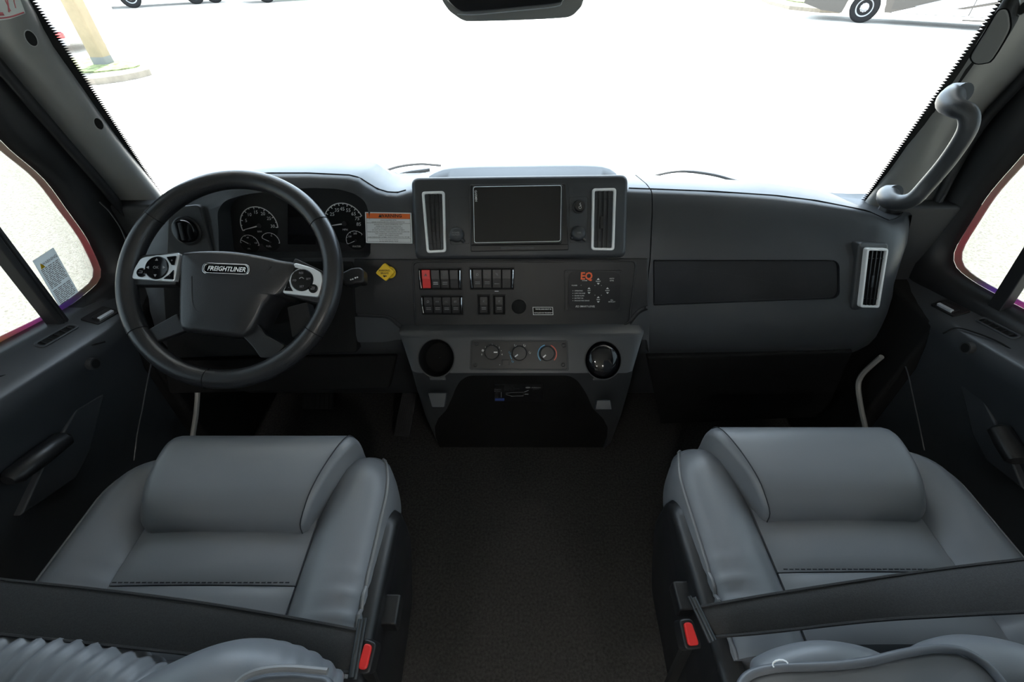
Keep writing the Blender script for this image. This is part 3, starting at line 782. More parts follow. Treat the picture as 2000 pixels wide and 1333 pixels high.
st_('SYSTEMS', 1142, 548.5, .0030); st_('POWER', 1122, 558, .0036); st_('AUTO', 1195, 544.5, .0037); st_('LEVEL', 1195, 548.5, .0037)
st_('ALL', 1195, 586.5, .0037); st_('RETRACT', 1195, 590, .0036); st_('FRONT', 1168.5, 550, .0034); st_('LEFT', 1150.5, 568, .0034); st_('RIGHT', 1186.5, 568, .0034); st_('REAR', 1168.5, 585.5, .0034)
for i, s in enumerate(('OPERATING', 'LOW VOLTAGE', 'EXCESS SLOPE', 'BATTERY OK', 'ENGAGE PARK BRAKE')):
    st_(s, 1122, 568.5 + 4.8 * i, .0034, 'LEFT'); p = sp(1119, 568.5 + 4.8 * i); m.prism(SW, circ(p[0], p[1], .0007, 8), H - .0003, H)
st_('EQ SMART-LEVEL', 1143, 599, .0058, bold=.004, shear=.25)
for (u, v) in ((1168.5, 550), (1150.5, 568), (1186.5, 568), (1168.5, 585.5)):
    for dv, sg in ((-4.6, 1), (4.6, -1)):
        p = sp(u, v + dv); m.prism(SW, [(p[0] - .0032, p[1] - sg * .0017), (p[0] + .0032, p[1] - sg * .0017), (p[0], p[1] + sg * .0021)], H - .0003, H)
for (u, v) in ((1135, 557.5), (1162, 558), (1174.5, 558), (1162, 577), (1174.5, 577)):
    p = sp(u, v); m.prism(SW, circ(p[0], p[1], .0006, 8), H - .0003, H)
m.build('lettering', 'white_ink', t)
for (u, v) in ((1108, 532), (1211, 533), (1109, 605), (1210, 606)):
    p = sp(u, v); MB().lathe(SW, [(.0016, .003), (.0016, .0038), (.0003, .0042)], 12, *p).build('screw', 'soft_black', t)
# ------------------------------------------------------------------ parking brake knob
c = SW.px(752, 532, .02); t = thing('parking_brake_knob', 'yellow diamond parking brake knob right of the steering wheel', 'knob', SW.w(*SW.px(758, 534)))
fk = SW.off(.022); cx, cy = fk.px(752, 532.5)
MB().prism(fk, rp([(cx - .0205, cy - .001), (cx + .001, cy - .0195), (cx + .0215, cy + .001), (cx, cy + .0205)], .004), -.008, .003).build('knob_head', 'yellow', t, bevel=.0018, seg=3)
c2 = SW.px(762, 532); MB().lathe(SW, [(.013, 0), (.013, .004), (.0095, .005), (.0095, .016)], 24, *c2).build('stem', 'yellow', t)
m = MB(); m.text(fk, 'PARKING', cx, cy + .0045, .0058, h=.0035, bold=.01); m.text(fk, 'BRAKE', cx, cy - .0012, .0058, h=.0035, bold=.01)
m.prism(fk, [(cx - .004, cy - .0055), (cx + .004, cy - .0065), (cx + .004, cy - .0085), (cx + .001, cy - .0082), (cx - .001, cy - .0102), (cx - .0035, cy - .0085)], .0030, .0035); m.build('lettering', 'ink', t)
# ------------------------------------------------------------------ orange warning label
SO = ST.off(.011)
q = SO.pp([(715, 474.5), (805, 476), (803, 416), (713, 414.5)]); t = thing('warning_label', 'white and orange printed warning label between gauges and left centre vent', 'label', SO.w(*q[0]))
MB().prism(SO, q, -.012, .0006).build('sheet', 'paper', t)
bl = lambda fx, fy: tuple(V(q[0]).lerp(V(q[1]), fx).lerp(V(q[3]).lerp(V(q[2]), fx), fy))
MB().prism(SO, [bl(.03, .80), bl(.975, .80), bl(.975, .965), bl(.03, .965)], 0, .0010).build('orange_band', 'orange', t)
m = MB()
p = bl(.56, .885); m.text(SO, 'WARNING', p[0] , p[1], .0098, h=.0014, bold=.02); p = bl(.325, .885); m.prism(SO, [(p[0] - .0036, p[1] - .003), (p[0] + .0036, p[1] - .003), (p[0], p[1] + .0034)], .0008, .0014)
WL = [(.745, 'VEHICLE EQUIPPED WITH'), (.685, 'DRIVER CONTROLLED FULL LOCKING DIFFERENTIAL'), (.605, 'ENGAGE FULL LOCKING DIFFERENTIAL ONLY'), (.545, 'UNDER POOR TRACTION CONDITIONS.'), (.49, 'DO NOT USE DURING NORMAL OPERATION.'), (.43, 'DO NOT USE AT SPEEDS ABOVE 25 M.P.H. (40 KM/H).'),
      (.365, 'WHEN ENGAGED, STEERING CHARACTERISTICS WILL BE AFFECTED.'), (.305, 'THIS "UNDERSTEER" CONDITION REQUIRES'), (.25, 'CAREFUL DRIVER MANEUVERING.'), (.195, 'WHEN DISENGAGED, NORMAL VEHICLE OPERATION WILL RESUME.'), (.11, 'For more information on this axle,'), (.06, 'see your vehicle operator manual.')]
for fy, s in WL:
    p = bl(.5, fy); m.text(SO, s, p[0], p[1], .0030, h=.0010, bold=.004)
for fy in (.645, .155, .035, .795): m.prism(SO, [bl(.03, fy), bl(.975, fy), bl(.975, fy + .008), bl(.03, fy + .008)], .0004, .0009)
for fx in (.026, .972): m.prism(SO, [bl(fx, .035), bl(fx + .005, .035), bl(fx + .005, .97), bl(fx, .97)], .0004, .0009)
m.build('lettering', 'ink', t)

# ------------------------------------------------------------------ instrument cluster
CF = CL.off(-.060)
cq = CF.pp([(440, 400), (600, 376), (690, 384), (712, 410), (722, 498), (440, 502)])
t = thing('instrument_cluster', 'instrument cluster with round white-marked gauges behind the steering wheel', 'gauge cluster', CF.w(*CF.px(580, 450)))
big = inset(cpl, -.006)
MB().prism(CL, rp(big, .012, 4), -.074, -.060).build('face', 'black', t)
def gauge(u, v, rp_, a0, a1, needle, nums, ticks, label=None, band=.9):
    c = CF.px(u, v, .001); r = (V(CF.px(u + rp_, v, .001)) - V(c)).length
    rr = thing  # (parts only)
    g = MB().prism(CF, circ(c[0], c[1], r * .985, 36), .0, .0008).build('gauge_dial', 'matte_black', t)
    m = MB(); m.prism(CF, arcband(c[0], c[1], r * .955, r, a0, a1, 28), .0010, .0016)
    for i in range(ticks + 1):
        a = R(a0 + (a1 - a0) * i / ticks); d = V((math.cos(a), math.sin(a))); e = V((-d.y, d.x)) * r * .018
        k0 = .86 if i % 2 == 0 else .91
        p0, p1 = V(c) + d * r * k0, V(c) + d * r * .955
        m.prism(CF, [tuple(p0 - e), tuple(p1 - e), tuple(p1 + e), tuple(p0 + e)], .0010, .0016)
    for s, a in nums:
        d = V((math.cos(R(a)), math.sin(R(a)))) * r * .70
        m.text(CF, s, c[0] + d.x, c[1] + d.y, r * .24, h=.0015, shear=.15)
    if label: m.text(CF, label[0], c[0] + label[1] * r, c[1] + label[2] * r, r * label[3], h=.0015)
    m.build('gauge_marks', 'white_ink', g)
    d = V((math.cos(R(needle)), math.sin(R(needle)))); e = V((-d.y, d.x))
    p0 = V(c) - d * r * .05; p1 = V(c) + d * r * .9
    MB().prism(CF, [tuple(p0 - e * r * .035), tuple(p1 - e * r * .012), tuple(p1 + e * r * .012), tuple(p0 + e * r * .035)], .002, .0032).build('needle', 'white_ink', g)
    MB().lathe(CF, [(r * .11, .0015), (r * .11, .0045), (r * .02, .005)], 16, *c).build('needle_hub', 'black', g)
gauge(506.5, 441, 36.5, 196, -6, 194, [('5', 158), ('10', 125), ('15', 93), ('20', 62), ('25', 32), ('30', -3)], 12, ('RPM', -.05, -.32, .13))
gauge(672.6, 437, 39.5, 200, 22, 188, [('25', 140), ('35', 113), ('45', 90), ('55', 66), ('65', 42), ('75', 20), ('85', -3)], 14, ('MPH', 0, -.3, .13))
gauge(528.5, 472.5, 17.8, 150, -10, 153, [('½', 70)], 4, ('FUEL', -.3, -.5, .26))
gauge(488, 477, 18, 170, -10, 150, [('60', 95), ('120', 10)], 6, ('OIL', -.2, -.5, .2))
gauge(695, 470, 19, 200, 40, 203, [('150', 145), ('200', 88)], 8, ('WATER', 0, -.62, .26))
gauge(646, 468, 17.5, 130, 230, 215, [], 6)
q = CF.pp([(562, 398), (619, 398), (617, 478), (562, 478)], .002)
MB().prism(CF, rp(q, .002), .0, .0018).build('trip_display', 'gloss_black', t)
MB().ring(CF, rp(inset(q, -.0015), .002), rp(q, .002), .0, .003).build('display_rim', 'black', t)
# ------------------------------------------------------------------ headlamp dial
LF_ = YZ(D(.80, .775), D(.835, .865)).off(.006); c = LF_.px(365, 451)
t = thing('headlamp_dial', 'round black headlamp dial left of the gauges', 'dial', LF_.w(*c))
MB().prism(LF_, rp([(c[0] - .062, c[1] - .062), (c[0] + .046, c[1] - .062), (c[0] + .040, c[1] + .055), (c[0] - .03, c[1] + .048)], .015), -.05, -.001).build('dial_panel', 'dash_low', t, bevel=.004)
MB().lathe(LF_, [(.031, -.002), (.031, .002), (.028, .003), (.027, .0015)], 36, *c).build('dial_ring', 'soft_black', t)
MB().lathe(LF_, [(.025, .001), (.0245, .010), (.0225, .013), (.012, .014), (.0004, .0142)], 32, *c).build('dial_knob', 'gloss_black', t, angle=40)
MB().box(LF_, c[0] - .003, c[1] - .018, c[0] + .003, c[1] + .018, .012, .019).build('dial_grip', 'soft_black', t, bevel=.001)
# ================================================================== CENTRE CONSOLE
con = thing('centre_console', 'dark grey centre console with two round cup holders below the dash', 'console', (0.02, .95, 0))
hvl = HV.o + HV.n * 0
def ringc(pl, pr, yb):
    """one horizontal-ish slice: front-left, front-right, back"""
    a, b = pl, pr
    r = .02
    return [V((a.x, yb, a.z)), V((a.x, a.y + r, a.z)), V((a.x + r * .3, a.y + r * .3, a.z)), V((a.x + r, a.y, a.z)), V((b.x - r, b.y, b.z)), V((b.x - r * .3, b.y + r * .3, b.z)), V((b.x, b.y + r, b.z)), V((b.x, yb, b.z))]
HVf = lambda u, v: HV.w(*HV.px(u, v))
LFp = YZ(V((0, .89, .0)), V((0, HVf(1000, 729).y, HVf(1000, 729).z)))
LPf = lambda u, v: LFp.w(*LFp.px(u, v))
zt = lambda v: HVf(1000, v).z
rs = [ringc(HVf(783, 655), HVf(1256, 653), 1.12), ringc(HVf(776, 660), HVf(1262, 658), 1.12), ringc(HVf(799, 729), HVf(1241, 729), 1.12), ringc(LPf(808, 760), LPf(1234, 760), 1.12), ringc(LPf(828, 820), LPf(1216, 820), 1.12), ringc(LPf(850, 868), LPf(1197, 868), 1.12), ringc(LPf(868, 884), LPf(1180, 884), 1.12)]
cb = MB().loft(rs[::-1]).build('console_body', 'dash', con, bevel=.006, seg=3)
rec = LFp.pp([(884, 908), (862, 888), (850, 862), (848, 838), (856, 818), (872, 801), (884, 775), (890, 759), (899, 744), (915, 734), (1112, 734), (1128, 744), (1138, 758), (1147, 773), (1158, 799), (1178, 818), (1188, 838), (1186, 862), (1176, 888), (1156, 908)])
cuts = [MB().prism(LFp, rp(rec, .014, 5), -.014, .15)]
cupL, cupR = HV.px(852, 700), HV.px(1178, 704)
RC = .0405
for c in (cupL, cupR): cuts.append(MB().prism(HV, circ(c[0], c[1], RC, 40, RC * 1.06), -.056, .08))
def chan(pts, d0=-.03): return MB().prism(HV, rp(HV.pp(pts), .006, 3), d0, .10)
cuts.append(chan([(834, 715), (868, 715), (866, 790), (838, 790)])); cuts.append(chan([(1161, 715), (1195, 715), (1191, 790), (1165, 790)]))
cut(cb, cuts)
for m_ in list(cb.modifiers): cb.modifiers.remove(m_)
cb.data.set_sharp_from_angle(angle=R(40))
MB().prism(LFp, rp(rec, .014, 5), -.020, -.0125).build('recess_shade', 'matte_black', con)  # black plate in the recess, flared low to paint the legs' fall into shade
for c, nm in ((cupL, 'm'), (cupR, 'g')):
    MB().ring(HV, circ(c[0], c[1], RC + .002, 40, RC * 1.06 + .002), circ(c[0], c[1], RC - .0008, 40, RC * 1.06 - .0008), -.004, .0012).build('cup_holder_rim', 'dash_low', con, bevel=.0006)
    MB().loft([[HV.w(c[0] + r * math.cos(a * math.pi / 20), c[1] + r * 1.06 * math.sin(a * math.pi / 20), h) for a in range(40)] for r, h in ((RC - .001, -.002), (RC - .002, -.040), (RC * .8, -.050), (.001, -.051))], caps=False).build('cup_holder', 'matte_black' if nm == 'm' else 'soft_black', con)
for pts in ([(836, 768), (872, 768), (868, 796), (844, 796)], [(1166, 782), (1192, 782), (1195, 801), (1163, 801)]):
    p = HV.pp(pts, -.02); MB().prism(HV, rp(p, .003), -.04, -.019).build('cup_slot_lip', 'dash', con, bevel=.002)
# right cup holder: a glossy rounded flask top sits in it
t = thing('black_bottle', 'glossy black rounded bottle top seated in the right cup holder', 'bottle', HV.w(cupR[0], cupR[1], -.06))
MB().loft([[HV.w(cupR[0] + r * math.cos(a * math.pi / 20), cupR[1] + r * 1.06 * math.sin(a * math.pi / 20), h) for a in range(40)] for r, h in ((.030, -.050), (.037, -.042), (.0375, -.012), (.036, -.002), (.031, .005), (.02, .0095), (.001, .011))]).build('bottle_body', 'gloss_black', t, angle=60)
MB().tube([HV.w(cupR[0] - .012, cupR[1] - .02, .006), HV.w(cupR[0] + .002, cupR[1] - .026, .004)], .0012, 6).build('bottle_seam', 'soft_black', t)
# ------------------------------------------------------------------ climate panel
q = HV.pp([(919, 721), (1109, 723), (1107, 667), (921, 666)]); t = thing('climate_panel', 'black climate control panel with three round knobs on the console', 'control panel', HV.w(*q[0]))
MB().ring(HV, rp(inset(q, -.002), .006), rp(inset(q, .0015), .005), -.003, .0028).build('panel_rim', 'dash_low', t, bevel=.001)
MB().prism(HV, rp(inset(q, .001), .005), -.003, .0012).build('panel_plate', 'fascia', t)
def hvp(u, v): return HV.px(u, v, .002)
for (u, v) in ((931, 672), (1101, 675), (928, 713), (1100, 713)):
    p = hvp(u, v); MB().lathe(HV, [(.0048, .001), (.0048, .0022), (.0035, .003), (.0030, .0018), (.0004, .0018)], 16, *p).build('screw', 'soft_black', t)
knobs = [((960.5, 688.5), 0), ((1014.5, 690.5), 218), ((1069, 691), 222)]
for (u, v), a in knobs:
    p = HV.px(u, v, .018)
    kb = MB().lathe(HV, [(.0172, .001), (.0166, .004), (.0158, .018), (.0146, .0198), (.0004, .0200)], 36, *p).build('knob', 'soft_black', t, angle=40)
    d = V((math.cos(R(a)), math.sin(R(a)))); e = V((-d.y, d.x)) * .0013
    p0 = V(p) + d * .0045; p1 = V(p) + d * .0125
    MB().prism(HV, [tuple(p0 - e), tuple(p1 - e), tuple(p1 + e), tuple(p0 + e)], .0196, .0206).build('pointer', 'white_ink', kb)
m = MB()
def ht(s, u, v, sz): p = hvp(u, v); m.text(HV, s, p[0], p[1], sz, h=.0018, bold=.008)
ht('0', 941, 693, .0055); ht('1', 948, 679, .0055); ht('2', 961.5, 674, .0055); ht('3', 975, 679.5, .0055); ht('4', 980.5, 693, .0055)
for u, v in ((954, 675.5), (969, 675.5), (979, 685.5), (976, 713)):
    p = hvp(u, v); m.prism(HV, circ(p[0], p[1], .0008, 8), .0012, .0018)
p = hvp(943, 685)
for a in range(4): m.prism(HV, circ(p[0] + .0016 * math.cos(a * 1.571 + .4), p[1] + .0016 * math.sin(a * 1.571 + .4), .0014, 8), .0012, .0018)
def seatmark(u, v, s=.0042):
    p = hvp(u, v); f = lambda pts: m.tube([HV.w(p[0] + x * s, p[1] + y * s, .0018) for x, y in pts], s * .12, 5)
    f([(-.4, .6), (-.2, -.2), (.5, -.3), (.6, .5)]); m.prism(HV, circ(p[0] - .2 * s, p[1] + .7 * s, s * .18, 8), .0012, .0018)
seatmark(1006, 676); seatmark(1024, 676); seatmark(1034.5, 690); m.build('lettering', 'white_ink', t)
m = MB(); seatmark(995.5, 690); seatmark(1001, 707)
p = HV.px(1014.5, 690.5, .003); m.prism(HV, arcband(p[0], p[1] - .001, .0200, .0215, 186, 216, 8), .0012, .0018)
p = HV.px(1069, 691, .003); m.prism(HV, arcband(p[0], p[1] - .001, .0195, .0218, 105, 225, 20), .0012, .0018); m.build('cool_marks', 'cold_blue', t)
MB().prism(HV, arcband(p[0], p[1] - .001, .0195, .0218, 68, -42, 20), .0012, .0018).build('warm_mark', 'warm_red', t)
pq = HV.pp([(980, 714), (995, 714), (995, 703), (980, 703)], .002); MB().prism(HV, rp(pq, .0015), .001, .0032).build('button', 'soft_black', t, bevel=.0008)
# ------------------------------------------------------------------ shift instruction plate
LR = LFp.off(-.0105); q = LR.pp([(965, 784), (1062, 785), (1061, 753), (966, 752)]); t = thing('instruction_plate', 'black gear instruction plate with small white print on the console front', 'label', LR.w(*q[0]))
MB().prism(LR, q, -.003, .0010).build('plate', 'black', t)
m = MB()
def lt(s, u, v, sz, al='CENTER', b=.008): p = LR.px(u, v, .001); m.text(LR, s, p[0], p[1], sz, h=.0014, align=al, bold=b)
lt('Allison', 1047, 757.3, .0082, b=.02); lt('TRANSMISSION', 1047, 760.3, .0022); lt('Engine', 972, 760.8, .0064); lt('Brake', 971, 764.4, .0064)
for i, s in enumerate(('Off', 'Low', 'Med', 'High')): lt(s, 970, 767.8 + 2.9 * i, .0040)
lt('Shift Up - Push', 985, 754, .0036, 'LEFT'); lt('Shift Down - Pull', 985, 756.8, .0036, 'LEFT'); lt('Drive Mode - Turn Knob', 985, 759.5, .0036, 'LEFT'); lt('Neutral - Turn In', 985, 762, .0036, 'LEFT')
p = LR.px(1031, 757.4, .001); m.prism(LR, circ(p[0], p[1], .0058, 18, .0042), .0009, .0014)
P_ = lambda u, v: LR.w(*LR.px(u, v, .0015), .0014)
m.tube([P_(979, 767), (P_(979, 776.5))], .0008, 6); m.tube([P_(1024, 766.5), P_(1032, 763)], .0008, 6); m.tube([P_(1024.5, 770.5), P_(1032, 770.5)], .0009, 6)
m.tube([P_(988, 769), P_(1000, 767.5), P_(1010, 767), P_(1022, 767), P_(1022, 774), P_(1010, 774), P_(1000, 774.5), P_(988, 771)], .0004, 5)
m.build('lettering', 'grey_ink', t)
pq = LR.pp([(967, 783), (985, 783), (985, 778.5), (967, 778.5)], .001); MB().prism(LR, pq, .0, .0014).build('blue_box', 'label_blue', t)

# ================================================================== STEERING WHEEL
TW = R(48); WC = V((-.539, .739, .771)); WN = V((0, -math.cos(TW), math.sin(TW)))
SWF = Fr(WC, V((1, 0, 0)), V((0, math.sin(TW), math.cos(TW))))
t = thing('steering_wheel', 'black leather four-spoke steering wheel with silver button pods', 'steering wheel', tuple(WC))
RM = .1965
m = MB(); m.tube([SWF.w(RM * math.cos(2 * math.pi * k / 96), RM * math.sin(2 * math.pi * k / 96), 0) for k in range(96)], .0182, 18, closed=True)
rim = m.build('rim', 'leather', t, angle=80)
for a in (143, 33, 213, 327, 262):        # stitched joints of the leather wrap
    c_, s_ = math.cos(R(a)), math.sin(R(a)); f = Fr(SWF.w(RM * c_, RM * s_), SWF.a * c_ + SWF.b * s_, SWF.n)
    m = MB(); m.tube([f.w(.01835 * math.cos(k * math.pi / 12), .01835 * math.sin(k * math.pi / 12)) for k in range(24)], .0008, 6, closed=True); m.build('wrap_seam', 'matte_black', rim)
WH = SWF.off(.0)
hubp = [(350, 499), (362, 491), (400, 488), (450, 489), (500, 496), (545, 506), (579, 518), (552, 572), (536, 577), (516, 596), (500, 628), (476, 657), (430, 655), (385, 650), (358, 647), (347, 636), (346, 600), (347, 550)]
hq = WH.pp(hubp, .012)
hs_ = [tuple(p) for p in smooth(hq, 3, True)]
hq3 = lambda d: [tuple(V(p) * (1 - d) + V(WH.px(450, 570, .012)) * d) for p in hs_]
hubm = MB().loft([[WH.w(x, y, h) for x, y in hq3(d)] for d, h in ((.05, -.055), (-.005, -.03), (0, .0), (.02, .008), (.06, .0125), (.12, .0145), (.35, .0165), (.7, .017), (.999, .017))])
hub = hubm.build('airbag_cover', 'leather', t, angle=60)
# crease line pressed into the cover
cr = [(375, 540), (377, 590), (386, 607), (402, 611), (440, 612), (460, 609), (475, 596), (500, 560), (530, 520)]
MB().tube(smooth([WH.w(*WH.px(u, v, .0155), .0152) for u, v in cr], 5), .0016, 6).build('cover_crease', 'soft_black', hub)
# badge
bc = WH.px(443, 526.5, .018); fb = WH.at(*bc, rot=R(-2.5))
stad = lambda w, h: rp(rect(-w, -h, w, h), min(w, h) * .98, 8)
bd = MB().ring(fb, stad(.0445, .0108), stad(.0405, .0078), .014, .0215).build('badge_frame', 'chrome', t, bevel=.0012)
MB().prism(fb, stad(.041, .0082), .014, .0185).build('badge_plate', 'gloss_black', bd)
m = MB(); m.text(fb, 'FREIGHTLINER', 0, 0, .0125, h=.0198, bold=.02, shear=.25, sx=.88); m.build('lettering', 'satin_white', bd)
# spokes
def spoke(pts, h0, h1, nm, mt='leather', bev=.006):
    MB().prism(WH, rp(WH.pp(pts, (h0 + h1) / 2), .004), h0, h1).build(nm, mt, t, bevel=bev, seg=3)
spoke([(276, 655), (350, 614), (366, 648), (312, 668), (296, 681)], -.012, .002, 'lower_spoke')
spoke([(472, 652), (500, 625), (522, 655), (560, 676), (540, 700), (512, 700), (498, 680)], -.012, .002, 'lower_spoke')
# horizontal arms behind the button pods
spoke([(244, 505), (360, 497), (352, 560), (250, 560), (238, 545)], -.022, .004, 'upper_spoke')
spoke([(548, 575), (582, 508), (650, 540), (640, 585), (625, 595)], -.022, .004, 'upper_spoke')
def pod(outer, cen, rpx, side, back, tri):
    q = WH.pp(outer, .008); pdm = MB().prism(WH, rp(q, .006), -.004, .0095).build('button_pod', 'satin', t, bevel=.0025, seg=3)
    c = WH.px(*cen, .011); r = (V(WH.px(cen[0] + rpx, cen[1], .011)) - V(c)).length
    MB().ring(WH, circ(c[0], c[1], r * 1.10, 36), circ(c[0], c[1], r * 1.02, 36), .006, .0112).build('ring', 'satin', pdm)
    MB().lathe(WH, [(r, .008), (r, .0115), (r * .93, .0135), (r * .55, .0128), (.0004, .0125)], 36, *c).build('round_button', 'gloss_black', pdm, angle=40)
    m = MB()
    if side < 0:
        for k in range(4):
            a = k * math.pi / 2; d = V((math.cos(a), math.sin(a))); e = V((-d.y, d.x)); o_ = V(c) + d * r * .68
            m.prism(WH, [tuple(o_ - e * r * .12 - d * r * .08), tuple(o_ + e * r * .12 - d * r * .08), tuple(o_ + d * r * .13)], .0132, .0140)
        m.text(WH, 'OK', c[0], c[1], r * .34, h=.0137)
    else:
        for k, s in enumerate(('SET', 'RES', 'I/O', 'SET')):
            a = k * math.pi / 2 + .1; m.text(WH, s, c[0] + math.cos(a) * r * .62, c[1] + math.sin(a) * r * .62, r * .26, h=.0139)
        m.tube(smooth([WH.w(c[0] + x * r, c[1] + y * r, .0136) for x, y in ((-.2, .1), (0, .22), (.2, .1))], 4), r * .03, 5)
    m.build('symbol', 'grey_ink', pdm)
    b = WH.px(*back, .011); rb = r * .40
    MB().lathe(WH, [(rb, .008), (rb, .0115), (rb * .85, .013), (.0004, .013)], 24, *b).build('small_button', 'gloss_black', pdm, angle=40)
    m = MB(); m.tube([WH.w(b[0] + x * rb, b[1] + y * rb, .0134) for x, y in ((-.4, -.15), (.4, -.15), (.4, .25), (-.2, .25))], rb * .07, 5); m.build('symbol', 'grey_ink', pdm)
    for pts, s in tri:
        p = WH.pp(pts, .011); MB().prism(WH, rp(p, .0015), .008, .0112).build('corner_button', 'gloss_black', pdm, bevel=.0006)
        cx = sum(x for x, y in p) / len(p); cy = sum(y for x, y in p) / len(p); m = MB(); m.text(WH, s, cx, cy, .008, h=.0117); m.build('symbol', 'grey_ink', pdm)
pod([(257, 545), (262, 526), (274, 506), (283, 502), (352, 494), (346, 525), (341, 551), (300, 548)], (306.5, 523.5), 23, -1, (276, 532.5), [([(325, 502), (344, 500), (340, 518), (335, 518)], '+'), ([(339, 527), (338, 546), (319, 545), (331, 536)], '-')])
pod([(575, 513), (610, 523), (628, 533), (631, 548), (628, 560), (622, 581), (590, 578), (551, 573), (562, 545)], (590, 547.5), 22, 1, (611.5, 564), [([(575, 522), (591, 527), (580, 533), (569, 540)], '/'), ([(564, 548), (567, 560), (572, 569), (555, 568)], '-')])
# ------------------------------------------------------------------ column, stalk
colm = thing('steering_column', 'black steering column shroud behind the steering wheel', 'steering column', tuple(WC - WN * .05))
m = MB(); m.loft([[WC - WN * d + V((1, 0, 0)) * (rx * math.cos(k * math.pi / 12)) + SWF.b * (ry * math.sin(k * math.pi / 12) - .01) for k in range(24)] for d, rx, ry in ((.045, .050, .050), (.06, .062, .055), (.10, .065, .058), (.16, .060, .055), (.24, .045, .045))])
m.build('shroud', 'matte_black', colm, angle=50)
stf = SWF.off(-.06)
MB().prism(stf, rp(stf.pp([(560, 600), (600, 590), (610, 640), (570, 660)]), .004), -.03, .0).build('column_bracket', 'dash_low', colm, bevel=.003)
t = thing('column_stalk', 'black turn-signal stalk poking out right of the steering wheel', 'stalk', stf.w(*stf.px(690, 545)))
MB().tube([stf.w(*stf.px(570, 560), -.01), stf.w(*stf.px(640, 553), 0), stf.w(*stf.px(680, 545), .0)], [.010, .0105, .013], 14).build('arm', 'soft_black', t)
q = stf.pp([(672, 536), (690, 527), (706, 525), (714, 531), (715, 553), (708, 557), (700, 556), (690, 560), (678, 560), (673, 550)])
MB().prism(stf, rp(q, .004), -.016, .014).build('grip', 'soft_black', t, bevel=.005, seg=3)
m = MB()
for u, v in ((685, 546.5), (689, 545.5), (694, 543), (698, 542)):
    p = stf.px(u, v, .0145); m.prism(stf, circ(p[0], p[1], .0016, 8), .0138, .0146)
m.build('symbol', 'white_ink', t)
# ================================================================== PEDALS
def pedal(name, label, pts, z, tilt, ribs):
    c = hz(sum(p[0] for p in pts) / 4, sum(p[1] for p in pts) / 4, z); f = Fr(c, V((1, 0, 0)), V((0, math.cos(tilt), math.sin(tilt))))
    q = f.pp(pts); t = thing(name, label, 'pedal', tuple(c), 'foot pedals')
    MB().prism(f, rp(q, .008), -.012, .003).build('pad', 'rubber', t, bevel=.003)
    x0 = min(p[0] for p in q); x1 = max(p[0] for p in q)
    for k in range(ribs):
        x = x0 + (x1 - x0) * (k + .8) / (ribs + .6)
        ya = V(q[0]).lerp(V(q[1]), (k + .8) / (ribs + .6)); yb = V(q[3]).lerp(V(q[2]), (k + .8) / (ribs + .6))
        a = V((ya.x, ya.y)).lerp(V((yb.x, yb.y)), .06); b = V((ya.x, ya.y)).lerp(V((yb.x, yb.y)), .94)
        MB().prism(f, [(a.x - .0018, a.y), (a.x + .0018, a.y), (b.x + .0018, b.y), (b.x - .0018, b.y)], .002, .0055).build('rib', 'rubber', t)
    MB().tube([f.w(0, .03, -.01), f.w(0, .09, -.06), V((c.x, 1.15, c.z + .05))], .012, 10).build('lever', 'matte_black', t)
pedal('accelerator_pedal', 'long ribbed accelerator pedal beside the console', [(768, 852), (800, 855), (815, 768), (786, 766)], .10, R(48), 7)
pedal('brake_pedal', 'small black brake pedal below the steering wheel', [(590, 800), (650, 800), (650, 762), (592, 762)], .16, R(50), 6)

